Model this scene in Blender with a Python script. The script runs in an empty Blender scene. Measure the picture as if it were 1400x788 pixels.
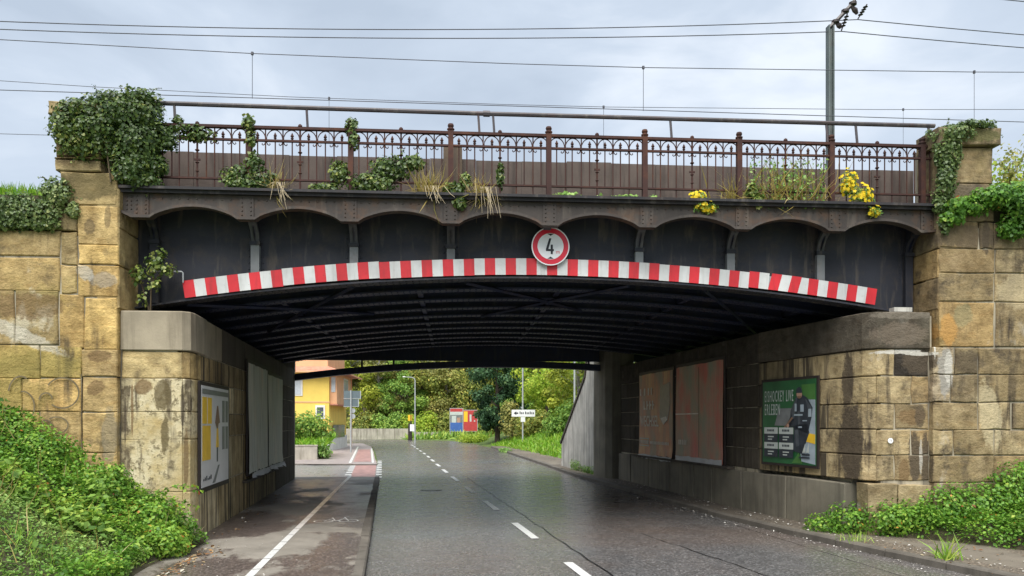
import bpy, math, random
import numpy as np
from mathutils import Vector, Matrix

R = math.radians
rng = np.random.default_rng(7)
random.seed(7)
scene = bpy.context.scene
C = scene.collection

# ------------------------------------------------------------------ camera, sky, sun, exposure
cam_data = bpy.data.cameras.new('Camera')
cam_data.sensor_fit = 'HORIZONTAL'
cam_data.sensor_width = 36.0
cam_data.lens = 27.0                     # 1050 / 1400 of the frame width
cam_data.shift_y = 183.0 / 1400.0        # the horizon lies low in the frame, verticals stay upright
cam_data.clip_end = 3000.0
cam = bpy.data.objects.new('Camera', cam_data)
C.objects.link(cam)
cam.location = (0, 0, 1.9)
cam.rotation_euler = (R(90), 0, R(-9.2))
scene.camera = cam

SUN_EL, SUN_AZ = 58.0, 200.0             # azimuth clockwise from +Y: behind the camera, a little to the left
world = bpy.data.worlds.new('World')
scene.world = world
world.use_nodes = True
wt = world.node_tree
wt.nodes.clear()
wo = wt.nodes.new('ShaderNodeOutputWorld')
bg = wt.nodes.new('ShaderNodeBackground')
sky = wt.nodes.new('ShaderNodeTexSky')
sky.sky_type = 'NISHITA'
sky.sun_disc = False
sky.sun_elevation = R(SUN_EL)
sky.sun_rotation = R(SUN_AZ)
sky.air_density = 1.0
sky.dust_density = 3.0
tc = wt.nodes.new('ShaderNodeTexCoord')
mp = wt.nodes.new('ShaderNodeMapping')
mp.inputs['Scale'].default_value = (1.0, 1.0, 2.6)
n1 = wt.nodes.new('ShaderNodeTexNoise')
n1.inputs['Scale'].default_value = 3.0
n1.inputs['Detail'].default_value = 7.0
n1.inputs['Roughness'].default_value = 0.52
n1.inputs['Distortion'].default_value = 0.35
cr = wt.nodes.new('ShaderNodeValToRGB')          # radiance of the cloud cover, in the sky texture's own units
cr.color_ramp.elements[0].position = 0.33
cr.color_ramp.elements[0].color = (0.287, 0.334, 0.397, 1)
cr.color_ramp.elements[1].position = 0.68
cr.color_ramp.elements[1].color = (0.489, 0.525, 0.572, 1)
e_ = cr.color_ramp.elements.new(0.5)
e_.color = (0.350, 0.399, 0.464, 1)
sc_ = wt.nodes.new('ShaderNodeVectorMath'); sc_.operation = 'SCALE'
sc_.inputs['Scale'].default_value = 10.0
mx = wt.nodes.new('ShaderNodeMix'); mx.data_type = 'RGBA'
mx.inputs['Factor'].default_value = 0.9
bg.inputs['Strength'].default_value = 0.050
wt.links.new(tc.outputs['Generated'], mp.inputs['Vector'])
wt.links.new(mp.outputs['Vector'], n1.inputs['Vector'])
wt.links.new(n1.outputs['Fac'], cr.inputs['Fac'])
wt.links.new(cr.outputs['Color'], sc_.inputs[0])
wt.links.new(sky.outputs['Color'], mx.inputs['A'])
wt.links.new(sc_.outputs['Vector'], mx.inputs['B'])
wt.links.new(mx.outputs['Result'], bg.inputs['Color'])
wt.links.new(bg.outputs['Background'], wo.inputs['Surface'])

sun_data = bpy.data.lights.new('Sun', 'SUN')
sun_data.energy = 1.5
sun_data.angle = R(55)
sun_data.color = (1.0, 0.97, 0.92)
sun = bpy.data.objects.new('Sun', sun_data)
C.objects.link(sun)
sdir = Vector((math.sin(R(SUN_AZ)) * math.cos(R(SUN_EL)), math.cos(R(SUN_AZ)) * math.cos(R(SUN_EL)), math.sin(R(SUN_EL))))
sun.rotation_euler = sdir.to_track_quat('Z', 'Y').to_euler()
sun.location = sdir * 60

scene.view_settings.view_transform = 'Standard'
scene.view_settings.look = 'None'
scene.view_settings.gamma = 1.0
scene.view_settings.use_curve_mapping = False
scene.view_settings.exposure = 1.97
scene.render.engine = 'CYCLES'
scene.cycles.use_denoising = True
scene.cycles.max_bounces = 6
scene.cycles.diffuse_bounces = 4

# ------------------------------------------------------------------ materials
def new_mat(name):
    m = bpy.data.materials.new(name)
    m.use_nodes = True
    nt = m.node_tree
    b = nt.nodes['Principled BSDF']
    return m, nt, b

class NT:
    """a little node writer: values may be numbers, colours or sockets"""
    def __init__(s, nt):
        s.nt = nt
    def n(s, t, out=0, ins=None, **props):
        nd = s.nt.nodes.new(t)
        for k, v in props.items():
            setattr(nd, k, v)
        for k, v in (ins or {}).items():
            sock = nd.inputs[k]
            if hasattr(v, 'is_output'):
                s.nt.links.new(v, sock)
            else:
                if isinstance(v, (tuple, list)) and len(v) == 3 and sock.type == 'RGBA':
                    v = (*v, 1)
                sock.default_value = v
        return nd.outputs[out]
    def pos(s, scale=(1, 1, 1), loc=(0, 0, 0), local=False):
        v = s.n('ShaderNodeTexCoord', 'Object') if local else s.n('ShaderNodeNewGeometry', 'Position')
        return s.n('ShaderNodeMapping', 0, {'Vector': v, 'Scale': scale, 'Location': loc})
    def noise(s, vec, scale, detail=4, rough=0.55, dist=0.0):
        return s.n('ShaderNodeTexNoise', 'Fac', {'Vector': vec, 'Scale': scale, 'Detail': detail, 'Roughness': rough, 'Distortion': dist})
    def mr(s, v, a, b, c=0.0, d=1.0):
        return s.n('ShaderNodeMapRange', 0, {'Value': v, 'From Min': a, 'From Max': b, 'To Min': c, 'To Max': d})
    def mix(s, f, a, b, mode='MIX'):
        nd = s.nt.nodes.new('ShaderNodeMix'); nd.data_type = 'RGBA'; nd.blend_type = mode
        for k, v in (('Factor', f), ('A', a), ('B', b)):
            sock = [i for i in nd.inputs if i.name == k and i.enabled][0]
            if hasattr(v, 'is_output'):
                s.nt.links.new(v, sock)
            else:
                sock.default_value = (*v, 1) if isinstance(v, tuple) and len(v) == 3 else v
        return [o for o in nd.outputs if o.enabled][0]
    def math(s, op, a, b=0.0):
        return s.n('ShaderNodeMath', 0, {0: a, 1: b}, operation=op)
    def ramp(s, f, stops):
        nd = s.nt.nodes.new('ShaderNodeValToRGB')
        els = nd.color_ramp.elements
        while len(els) < len(stops):
            els.new(0.5)
        for e, (p, c) in zip(els, stops):
            e.position = p; e.color = (*c, 1) if len(c) == 3 else c
        s.nt.links.new(f, nd.inputs['Fac'])
        return nd.outputs['Color']
    def bump(s, h, strength, dist=0.02, normal=None):
        ins = {'Height': h, 'Strength': strength, 'Distance': dist}
        if normal is not None:
            ins['Normal'] = normal
        return s.n('ShaderNodeBump', 0, ins)

def plain(name, col, rough=0.7, metal=0.0, var=0.12, scale=6.0, bump=0.15, spec=0.4):
    m, nt, b = new_mat(name); w = NT(nt)
    p = w.pos(local=True)
    f = w.noise(p, scale, 5)
    c = w.mix(w.mr(f, 0.3, 0.7), tuple(x * (1 - var) for x in col), tuple(min(1, x * (1 + var)) for x in col))
    nt.links.new(c, b.inputs['Base Color'])
    b.inputs['Roughness'].default_value = rough
    b.inputs['Metallic'].default_value = metal
    b.inputs['Specular IOR Level'].default_value = spec
    if bump:
        nt.links.new(w.bump(w.noise(p, scale * 6, 4), bump, 0.01), b.inputs['Normal'])
    return m

ES_ = (math.cos(R(4.8)), -math.sin(R(4.8)), 0.0)
def blotches(w, c, blots):
    """stains and patches at their own places on the wall: (s, z, half width, half height, slope, colour, strength)"""
    p = w.n('ShaderNodeNewGeometry', 'Position')
    rel = w.n('ShaderNodeVectorMath', 0, {0: p, 1: (0.0, 11.806, 0.0)}, operation='SUBTRACT')
    sv = w.n('ShaderNodeVectorMath', 'Value', {0: rel, 1: ES_}, operation='DOT_PRODUCT')
    zv = w.n('ShaderNodeSeparateXYZ', 'Z', {0: p})
    nz = w.math('ADD', w.math('MULTIPLY', w.math('SUBTRACT', w.noise(w.pos((1, 1, 0.45)), 6.5, 6, 0.68), 0.5), 2.0),
                w.math('MULTIPLY', w.math('SUBTRACT', w.noise(p, 24, 4, 0.7), 0.5), 1.2))
    for (s0, z0, a, b, k, col, st) in blots:
        ds = w.math('SUBTRACT', sv, s0)
        dz = w.math('SUBTRACT', w.math('SUBTRACT', zv, z0), w.math('MULTIPLY', ds, k))
        q = w.math('ADD', w.math('POWER', w.math('ABSOLUTE', w.math('DIVIDE', ds, a)), 2.0), w.math('POWER', w.math('ABSOLUTE', w.math('DIVIDE', dz, b)), 2.0))
        f = w.mr(w.math('ADD', w.math('SUBTRACT', 1.0, q), nz), 0.0, 0.35, 0.0, st)
        c = w.mix(f, c, col)
    return c

def stone_mat(name, grime=1.0, streak=1.0, pale=1.0, moss=1.0, blots=(), gain=(1.0, 1.0, 1.0)):
    """sandstone: each block's own colour, weathered by soot streaks, lime and lichen"""
    m, nt, b = new_mat(name); w = NT(nt)
    info = nt.nodes.new('ShaderNodeObjectInfo')
    p = w.pos()
    pv = w.pos((1, 1, 0.16))
    big = w.noise(p, 1.1, 5, 0.6)
    med = w.noise(p, 4.2, 7, 0.66)
    fine = w.noise(p, 26, 7, 0.72)
    st = w.noise(pv, 5.0, 6, 0.6, 0.4)
    bed = w.noise(w.pos((0.8, 0.8, 2.6)), 4, 6, 0.65, 0.5)
    c = w.mix(w.mr(med, 0.28, 0.72), w.mix(1.0, info.outputs['Color'], (0.50, 0.45, 0.38), 'MULTIPLY'),
              w.mix(1.0, info.outputs['Color'], (1.42, 1.36, 1.22), 'MULTIPLY'))
    c = w.mix(w.mr(bed, 0.50, 0.72, 0, 0.5), c, w.mix(1.0, c, (0.74, 0.62, 0.45), 'MULTIPLY'))
    c = w.mix(w.mr(w.noise(w.pos((1, 1, 1), (31, 3, 7)), 2.4, 6, 0.66), 0.50, 0.66, 0, 0.55 * pale), c, w.mix(1.0, c, (1.35, 1.38, 1.5), 'MULTIPLY'))
    c = w.mix(w.mr(big, 0.55, 0.72, 0, 0.5 * moss), c, (0.20, 0.175, 0.055))
    g1 = w.math('MULTIPLY', w.mr(st, 0.50, 0.64, 0, 0.85 * streak), w.mr(w.noise(w.pos((1, 1, 1), (3, 9, 4)), 0.9, 4), 0.42, 0.62))
    c = w.mix(g1, c, (0.070, 0.055, 0.040))
    g2 = w.mr(w.noise(w.pos((1, 1, 1), (17, 2, 5)), 2.2, 8, 0.70), 0.55, 0.68, 0, 0.75 * grime)
    c = w.mix(g2, c, (0.10, 0.08, 0.055))
    pl = w.mr(w.noise(w.pos((1, 1, 0.7), (5, 21, 8)), 1.5, 6, 0.6), 0.62, 0.68, 0, 0.6 * pale)
    c = w.mix(pl, c, (0.56, 0.52, 0.44))
    c = w.mix(1.0, c, gain, 'MULTIPLY')
    c = blotches(w, c, blots)
    c = w.mix(w.mr(fine, 0.58, 0.74, 0, 0.5), c, w.mix(1.0, c, (0.30, 0.26, 0.22), 'MULTIPLY'))
    nt.links.new(c, b.inputs['Base Color'])
    b.inputs['Roughness'].default_value = 0.9
    b.inputs['Specular IOR Level'].default_value = 0.2
    h = w.math('ADD', w.math('MULTIPLY', med, 1.8), w.math('MULTIPLY', fine, 0.8))
    h = w.math('ADD', h, w.math('MULTIPLY', bed, 0.6))
    nt.links.new(w.bump(h, 0.70, 0.035), b.inputs['Normal'])
    return m

def render_mat(name, blots=()):
    """old lime render peeling off masonry: pale coat pitted down to dark grains, wet streaks running from the top"""
    m, nt, b = new_mat(name); w = NT(nt)
    info = nt.nodes.new('ShaderNodeObjectInfo')
    p = w.pos()
    pit = w.noise(p, 11.0, 9, 0.74)
    big = w.noise(p, 1.6, 6, 0.62)
    st = w.noise(w.pos((1, 1, 0.10)), 4.5, 5, 0.55, 0.3)
    c = w.mix(w.mr(big, 0.35, 0.66), w.mix(1.0, info.outputs['Color'], (0.70, 0.62, 0.46), 'MULTIPLY'), info.outputs['Color'])
    c = w.mix(w.mr(w.noise(p, 3.6, 7, 0.7), 0.46, 0.62, 0, 0.55), c, w.mix(1.0, c, (0.80, 0.70, 0.48), 'MULTIPLY'))
    c = w.mix(w.math('MULTIPLY', w.mr(pit, 0.52, 0.58, 0, 0.85), w.mr(big, 0.36, 0.56, 0.25, 1.0)), c, (0.15, 0.12, 0.065))
    c = w.mix(w.math('MULTIPLY', w.mr(st, 0.53, 0.60, 0, 0.9), w.mr(big, 0.44, 0.56)), c, (0.095, 0.072, 0.045))
    c = blotches(w, c, blots)
    nt.links.new(c, b.inputs['Base Color'])
    b.inputs['Roughness'].default_value = 0.92
    b.inputs['Specular IOR Level'].default_value = 0.2
    nt.links.new(w.bump(w.math('ADD', pit, w.math('MULTIPLY', big, 0.4)), 0.8, 0.03), b.inputs['Normal'])
    return m

def concrete_mat(name, col, dark=(0.07, 0.062, 0.05), stain=0.8):
    m, nt, b = new_mat(name); w = NT(nt)
    p = w.pos()
    big = w.noise(p, 1.3, 6, 0.62)
    fine = w.noise(p, 30, 5, 0.7)
    st = w.noise(w.pos((1, 1, 0.08)), 6.0, 6, 0.6, 0.2)
    c = w.mix(w.mr(big, 0.3, 0.7), tuple(x * 0.66 for x in col), tuple(x * 1.18 for x in col))
    c = w.mix(w.mr(st, 0.48, 0.64, 0, stain), c, dark)
    c = w.mix(w.mr(fine, 0.6, 0.8, 0, 0.35), c, dark)
    nt.links.new(c, b.inputs['Base Color'])
    b.inputs['Roughness'].default_value = 0.86
    nt.links.new(w.bump(w.math('ADD', big, w.math('MULTIPLY', fine, 0.5)), 0.5, 0.015), b.inputs['Normal'])
    return m

def steel_mat(name, col, rust, rust_amt=0.5, rough=0.6, grime=(0.25, 0.22, 0.19), gr_amt=0.3):
    m, nt, b = new_mat(name); w = NT(nt)
    p = w.pos()
    a = w.noise(p, 3.4, 8, 0.66)
    st = w.noise(w.pos((1, 1, 0.15)), 7, 6, 0.6, 0.3)
    c = w.mix(w.mr(w.noise(p, 1.2, 4), 0.3, 0.7), tuple(x * 0.7 for x in col), tuple(x * 1.25 for x in col))
    c = w.mix(w.mr(a, 0.50, 0.66, 0, rust_amt), c, rust)
    c = w.mix(w.mr(st, 0.54, 0.70, 0, gr_amt), c, grime)
    nt.links.new(c, b.inputs['Base Color'])
    b.inputs['Roughness'].default_value = rough
    b.inputs['Specular IOR Level'].default_value = 0.35
    nt.links.new(w.bump(w.noise(p, 22, 6, 0.7), 0.35, 0.008), b.inputs['Normal'])
    return m

def asphalt_mat(name, dark, light, wet_lo, wet_hi, dry_col=None, dry_lo=0.52, dry_hi=0.58, red=None):
    """asphalt: coarse pale chippings in dark binder, darker wheel tracks, damp and dry patches"""
    m, nt, b = new_mat(name); w = NT(nt)
    p = w.pos()
    grain = w.noise(p, 55, 4, 0.75)
    speck = w.n('ShaderNodeTexVoronoi', 'Color', {'Vector': p, 'Scale': 46.0})
    sv = w.n('ShaderNodeSeparateXYZ', 'X', {0: speck})
    big = w.noise(w.pos((1, 0.3, 1)), 0.8, 6, 0.6)
    med = w.noise(p, 2.2, 8, 0.7)
    c = w.mix(w.mr(grain, 0.3, 0.72), dark, light)
    c = w.mix(w.mr(sv, 0.72, 1.0, 0, 0.5), c, tuple(min(1, x * 2.4 + 0.03) for x in light))
    c = w.mix(w.mr(sv, 0.25, 0.0, 0, 0.6), c, tuple(x * 0.5 for x in dark))
    c = w.mix(w.mr(big, 0.42, 0.66, 0, 0.7), c, w.mix(1.0, c, (1.35, 1.27, 1.20), 'MULTIPLY'))
    c = w.mix(w.mr(med, 0.50, 0.68, 0, 0.35), c, w.mix(1.0, c, (0.6, 0.6, 0.6), 'MULTIPLY'))
    if red is not None:
        c = w.mix(w.mr(w.noise(w.pos((0.7, 1, 1), (4, 1, 0)), 0.35, 4), 0.40, 0.62, 0, 0.6), c, w.mix(w.mr(sv, 0.5, 1.0), red, tuple(x * 1.9 for x in red)))
    r = w.mr(med, 0.3, 0.7, wet_hi, wet_lo)
    if dry_col is not None:
        dr = w.mr(w.noise(w.pos((1, 0.6, 1), (2.2, 7.1, 0)), 0.55, 8, 0.62), dry_lo, dry_hi)
        c = w.mix(dr, c, w.mix(w.mr(med, 0.35, 0.65), dry_col, tuple(x * 0.72 for x in dry_col)))
        r = w.math('ADD', r, w.math('MULTIPLY', dr, 0.3))
    nt.links.new(c, b.inputs['Base Color'])
    nt.links.new(r, b.inputs['Roughness'])
    b.inputs['Specular IOR Level'].default_value = 0.6
    nt.links.new(w.bump(w.math('ADD', grain, w.math('MULTIPLY', sv, 0.5)), 0.16, 0.004), b.inputs['Normal'])
    return m

def leaf_mat(name, stops, rough=0.45, trans=0.35):
    """colour differs leaf by leaf through the per-leaf attribute 'var'"""
    m, nt, b = new_mat(name); w = NT(nt)
    at = w.n('ShaderNodeAttribute', 'Fac', attribute_name='var')
    c = w.ramp(at, stops)
    nt.links.new(c, b.inputs['Base Color'])
    b.inputs['Roughness'].default_value = rough
    b.inputs['Specular IOR Level'].default_value = 0.35
    tr = nt.nodes.new('ShaderNodeBsdfTranslucent')
    nt.links.new(c, tr.inputs['Color'])
    ms = nt.nodes.new('ShaderNodeMixShader')
    ms.inputs['Fac'].default_value = trans
    out = nt.nodes['Material Output']
    nt.links.new(b.outputs['BSDF'], ms.inputs[1])
    nt.links.new(tr.outputs['BSDF'], ms.inputs[2])
    nt.links.new(ms.outputs['Shader'], out.inputs['Surface'])
    return m

M = {}
DK, LI, GY, MO, BR = (0.085, 0.066, 0.046), (0.60, 0.57, 0.50), (0.30, 0.285, 0.255), (0.33, 0.265, 0.05), (0.18, 0.115, 0.055)
M['stone'] = stone_mat('sandstone', gain=(1.12, 1.09, 0.98), blots=[(-5.35, 3.20, 0.80, 0.12, -0.45, (0.50, 0.46, 0.37), 0.7), (-4.36, 4.08, 0.13, 0.12, -0.3, (0.50, 0.47, 0.40), 0.6), (-4.12, 3.98, 0.20, 0.13, 0, GY, 0.5),
    (-5.1, 2.72, 0.75, 0.22, 0, (0.24, 0.195, 0.06), 0.6), (-5.4, 2.25, 0.6, 0.3, 0, (0.24, 0.195, 0.06), 0.45), (-4.15, 2.86, 0.18, 0.09, 0, BR, 0.8), (-4.22, 2.40, 0.14, 0.11, 0.2, BR, 0.75), (-5.15, 3.58, 0.55, 0.20, 0, BR, 0.7),
    (-4.35, 5.35, 0.5, 0.22, 0, (0.13, 0.105, 0.05), 0.75), (-4.3, 4.75, 0.08, 0.12, 0, DK, 0.55), (-4.05, 4.9, 0.05, 0.2, 0, DK, 0.5), (-4.02, 1.7, 0.12, 0.45, 0, (0.25, 0.21, 0.14), 0.7), (-4.45, 6.0, 0.5, 0.4, 0, (0.14, 0.10, 0.055), 0.7)])
M['stone_right'] = stone_mat('sandstone_sooty', grime=1.3, streak=1.15, pale=0.9, moss=0.6, gain=(0.80, 0.79, 0.80), blots=[(8.42, 2.85, 0.30, 0.20, 0, DK, 0.9), (8.32, 1.98, 0.26, 0.13, 0, BR, 0.8), (8.45, 2.0, 0.1, 0.2, 0, DK, 0.7), (8.05, 3.02, 0.42, 0.035, 0.05, LI, 0.9), (8.45, 2.99, 0.3, 0.03, 0, LI, 0.8),
    (8.80, 2.72, 0.14, 0.42, 0, GY, 0.85), (8.86, 2.75, 0.08, 0.3, 0, LI, 0.6), (7.52, 1.55, 0.065, 0.75, 0, DK, 0.95), (7.50, 2.55, 0.03, 0.55, 0, DK, 0.9), (7.24, 1.0, 0.07, 0.35, 0, DK, 0.8), (8.36, 1.35, 0.12, 0.45, 0.0, DK, 0.9), (8.54, 1.25, 0.08, 0.55, 0, DK, 0.9), (8.18, 1.1, 0.10, 0.25, 0, BR, 0.8),
    (8.46, 1.35, 0.03, 0.3, 0, LI, 0.5), (9.55, 2.0, 0.22, 0.55, -1.2, (0.50, 0.42, 0.26), 0.7), (8.85, 3.35, 0.16, 0.28, 0, (0.50, 0.27, 0.08), 0.7), (9.1, 3.6, 0.18, 0.2, 0, (0.24, 0.22, 0.12), 0.6), (9.2, 2.85, 0.28, 0.2, 0, DK, 0.6), (9.15, 4.85, 0.55, 0.2, 0, (0.11, 0.085, 0.06), 0.7), (9.48, 4.85, 0.07, 0.3, 0, DK, 0.8),
    (9.2, 5.45, 0.6, 0.3, 0, (0.10, 0.08, 0.06), 0.7), (10.0, 4.0, 0.35, 0.3, 0, (0.52, 0.43, 0.27), 0.5), (8.63, 3.3, 0.022, 0.4, 0, LI, 0.9), (9.2, 6.45, 0.6, 0.12, 0, (0.13, 0.13, 0.05), 0.7)])
M['tunnel_stone'] = stone_mat('tunnel_stone', grime=1.2, streak=1.3, pale=0.3, moss=0.2)
M['render'] = render_mat('lime_render', [(-3.27, 1.72, 0.065, 0.36, 0, (0.14, 0.11, 0.055), 0.9), (-3.30, 2.28, 0.13, 0.25, 0, (0.13, 0.10, 0.05), 0.85), (-3.58, 2.42, 0.13, 0.12, 0, BR, 0.8), (-3.84, 1.9, 0.015, 0.45, 0, DK, 0.8), (-3.74, 2.1, 0.02, 0.4, 0, BR, 0.8), (-3.02, 2.1, 0.025, 0.4, 0, DK, 0.8), (-2.98, 1.3, 0.03, 0.5, 0, BR, 0.7)])
def streak_mat(name, col, dark, lo, hi):
    """old coated wall with soot water running down it in long narrow streaks"""
    m, nt, b = new_mat(name); w = NT(nt)
    info = nt.nodes.new('ShaderNodeObjectInfo')
    p = w.pos()
    a = w.noise(w.pos((1, 1, 0.045)), 6.5, 5, 0.62, 0.2)
    q = w.noise(w.pos((1, 1, 0.12), (3, 1, 2)), 15, 5, 0.6)
    big = w.noise(p, 1.4, 6, 0.65)
    pit = w.noise(p, 14, 8, 0.75)
    c = w.mix(w.mr(big, 0.32, 0.68), w.mix(1.0, info.outputs['Color'], (0.6, 0.54, 0.44), 'MULTIPLY'), w.mix(1.0, info.outputs['Color'], (1.25, 1.2, 1.1), 'MULTIPLY'))
    c = w.mix(w.mr(a, lo, hi, 0, 0.92), c, dark)
    c = w.mix(w.mr(q, 0.54, 0.68, 0, 0.55), c, dark)
    c = w.mix(w.mr(pit, 0.56, 0.66, 0, 0.5), c, w.mix(1.0, c, (0.4, 0.36, 0.3), 'MULTIPLY'))
    nt.links.new(c, b.inputs['Base Color'])
    b.inputs['Roughness'].default_value = 0.9
    b.inputs['Specular IOR Level'].default_value = 0.2
    nt.links.new(w.bump(w.math('ADD', pit, big), 0.6, 0.025), b.inputs['Normal'])
    return m
M['streaked'] = streak_mat('streaked_wall', (0.4, 0.35, 0.25), (0.055, 0.045, 0.034), 0.46, 0.58)
M['cap_stone'] = stone_mat('cap_stone', grime=0.9, streak=0.8, pale=0.2, moss=0.1, blots=[(8.2, 3.6, 0.6, 0.06, 0, (0.22, 0.19, 0.15), 0.6), (8.1, 3.3, 0.5, 0.2, 0, (0.17, 0.135, 0.10), 0.6)])
M['slab_stone'] = stone_mat('dark_plinth_stone', grime=1.2, streak=1.2)
M['mortar'] = concrete_mat('mortar', (0.42, 0.37, 0.27))
M['cap'] = concrete_mat('cap_concrete', (0.33, 0.28, 0.20), dark=(0.13, 0.105, 0.07), stain=0.55)
M['cap_dark'] = concrete_mat('cap_concrete_dark', (0.078, 0.064, 0.050), dark=(0.03, 0.026, 0.02), stain=0.6)  # darker cap concrete; on the left tunnel cap it stands in for shade
M['slab'] = concrete_mat('plinth_concrete', (0.20, 0.18, 0.135), stain=0.45)
M['wing_concrete'] = concrete_mat('wing_concrete', (0.52, 0.50, 0.45), dark=(0.16, 0.15, 0.13), stain=0.7)
M['kerb'] = concrete_mat('kerb_stone', (0.13, 0.115, 0.095), stain=0.6)
M['steel_fascia'] = steel_mat('fascia_steel', (0.055, 0.045, 0.039), (0.115, 0.062, 0.034), 0.65, 0.6, (0.15, 0.125, 0.10), 0.5)
M['steel_edge'] = steel_mat('cornice_steel', (0.022, 0.021, 0.024), (0.07, 0.04, 0.025), 0.3)
M['steel_dark'] = steel_mat('girder_steel', (0.018, 0.024, 0.055), (0.055, 0.04, 0.032), 0.4, 0.55, (0.075, 0.07, 0.065), 0.4)
M['steel_web'] = steel_mat('web_steel', (0.024, 0.026, 0.036), (0.055, 0.044, 0.036), 0.55, 0.6, (0.12, 0.098, 0.078), 0.6)
M['stiffener'] = steel_mat('stiffener_steel', (0.22, 0.23, 0.24), (0.11, 0.075, 0.055), 0.4, 0.55)
M['rib'] = steel_mat('rib_steel', (0.075, 0.078, 0.088), (0.075, 0.055, 0.045), 0.4, 0.55)
M['rust'] = steel_mat('rusty_iron', (0.052, 0.022, 0.018), (0.105, 0.040, 0.020), 0.7, 0.8, (0.025, 0.019, 0.018), 0.5)
M['pipe'] = steel_mat('pipe_paint', (0.070, 0.062, 0.068), (0.10, 0.05, 0.04), 0.4, 0.5)
M['panel'] = concrete_mat('parapet_panel_concrete', (0.115, 0.088, 0.074), dark=(0.042, 0.031, 0.026), stain=0.75)
M['board'] = concrete_mat('old_board', (0.12, 0.085, 0.055), dark=(0.04, 0.03, 0.025))
def sheet_mat(name, col, dirt):
    """retro-reflective sheeting, faded unevenly, with rain streaks and scuffs"""
    m, nt, b = new_mat(name); w = NT(nt)
    p = w.pos()
    c = w.mix(w.mr(w.noise(p, 1.7, 4), 0.35, 0.65), tuple(x * 0.80 for x in col), tuple(min(0.8, x * 1.12 + 0.004) for x in col))
    c = w.mix(w.mr(w.noise(w.pos((1, 1, 0.12)), 14, 5, 0.6), 0.50, 0.70, 0, 0.40), c, dirt)
    c = w.mix(w.mr(w.noise(p, 19, 6, 0.72), 0.60, 0.70, 0, 0.55), c, dirt)
    nt.links.new(c, b.inputs['Base Color'])
    b.inputs['Roughness'].default_value = 0.45
    return m
M['red'] = sheet_mat('red_sheeting', (0.60, 0.016, 0.026), (0.20, 0.02, 0.022))
M['red_sign'] = plain('red_sign_face', (0.60, 0.022, 0.045), 0.35, var=0.08, scale=3, bump=0)
M['white'] = sheet_mat('white_sheeting', (0.60, 0.61, 0.60), (0.33, 0.31, 0.28))
M['white_sign'] = plain('white_sign_face', (0.78, 0.79, 0.80), 0.35, var=0.04, bump=0)
M['black_print'] = plain('black_print', (0.018, 0.02, 0.025), 0.5, var=0.1, bump=0)
M['asphalt'] = asphalt_mat('asphalt', (0.056, 0.056, 0.058), (0.150, 0.146, 0.145), 0.20, 0.32, red=(0.100, 0.074, 0.060))
M['side_asphalt'] = asphalt_mat('side_asphalt', (0.15, 0.15, 0.15), (0.24, 0.24, 0.24), 0.22, 0.40)
M['path'] = asphalt_mat('path_asphalt', (0.052, 0.042, 0.038), (0.118, 0.095, 0.084), 0.28, 0.45, dry_col=(0.25, 0.225, 0.19), dry_lo=0.50, dry_hi=0.545)
M['verge'] = asphalt_mat('gravel_verge', (0.05, 0.042, 0.033), (0.14, 0.115, 0.085), 0.7, 0.9, dry_col=(0.17, 0.145, 0.11))
M['paving'] = plain('far_paving', (0.30, 0.255, 0.24), 0.5, var=0.2, scale=2)
M['red_path'] = plain('red_bike_path', (0.34, 0.19, 0.17), 0.45, var=0.4, scale=3.5)
def worn_paint(name):
    m, nt, b = new_mat(name); w = NT(nt)
    p = w.pos()
    f = w.mr(w.noise(p, 16, 6, 0.75), 0.54, 0.70, 0, 0.6)
    c = w.mix(f, w.mix(w.noise(p, 3, 3), (0.68, 0.68, 0.66), (0.80, 0.80, 0.78)), (0.11, 0.105, 0.10))
    nt.links.new(c, b.inputs['Base Color'])
    b.inputs['Roughness'].default_value = 0.28
    b.inputs['Specular IOR Level'].default_value = 0.6
    return m
M['paint'] = worn_paint('road_paint')
M['tar'] = plain('tar_seam', (0.012, 0.012, 0.013), 0.3, var=0.2)
M['soil'] = plain('soil', (0.06, 0.052, 0.028), 0.95, var=0.4, scale=4, bump=0.5)
M['turf'] = plain('turf', (0.085, 0.13, 0.025), 0.95, var=0.4, scale=3, bump=0.6)
M['bark'] = plain('bark', (0.07, 0.055, 0.042), 0.9, var=0.4, scale=8, bump=0.6)
M['pale_bark'] = plain('pale_bark', (0.22, 0.21, 0.19), 0.9, var=0.4, scale=8, bump=0.4)
M['stem'] = plain('stem', (0.10, 0.075, 0.045), 0.9, var=0.3)
M['metal'] = plain('galvanised_metal', (0.40, 0.42, 0.43), 0.5, 0.3, var=0.12)
M['mast'] = steel_mat('mast_paint', (0.11, 0.135, 0.135), (0.08, 0.06, 0.05), 0.3)
M['insulator'] = plain('brown_insulator', (0.035, 0.025, 0.024), 0.35, var=0.2)
M['wire'] = plain('wire', (0.085, 0.085, 0.10), 0.5, 0.2, bump=0)
M['yellow_wall'] = plain('yellow_wall_paint', (0.80, 0.58, 0.13), 0.85, var=0.08, scale=1.5)
M['orange_wall'] = plain('orange_wall_paint', (0.76, 0.42, 0.23), 0.85, var=0.08, scale=1.5)
M['white_wall'] = plain('white_wall_paint', (0.70, 0.69, 0.66), 0.85, var=0.1, scale=1.5)
M['roof'] = plain('roof_tile', (0.50, 0.22, 0.15), 0.8, var=0.25, scale=4)
M['glass'] = plain('window_glass', (0.50, 0.53, 0.56), 0.15, var=0.1, bump=0, spec=0.6)
M['dark_glass'] = plain('dark_window_glass', (0.08, 0.09, 0.11), 0.15, var=0.1, bump=0, spec=0.6)
M['sign_back'] = plain('sign_back', (0.115, 0.15, 0.165), 0.6, var=0.08)
M['low_wall'] = concrete_mat('low_wall_concrete', (0.42, 0.385, 0.32), dark=(0.15, 0.13, 0.10), stain=0.7)
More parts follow.
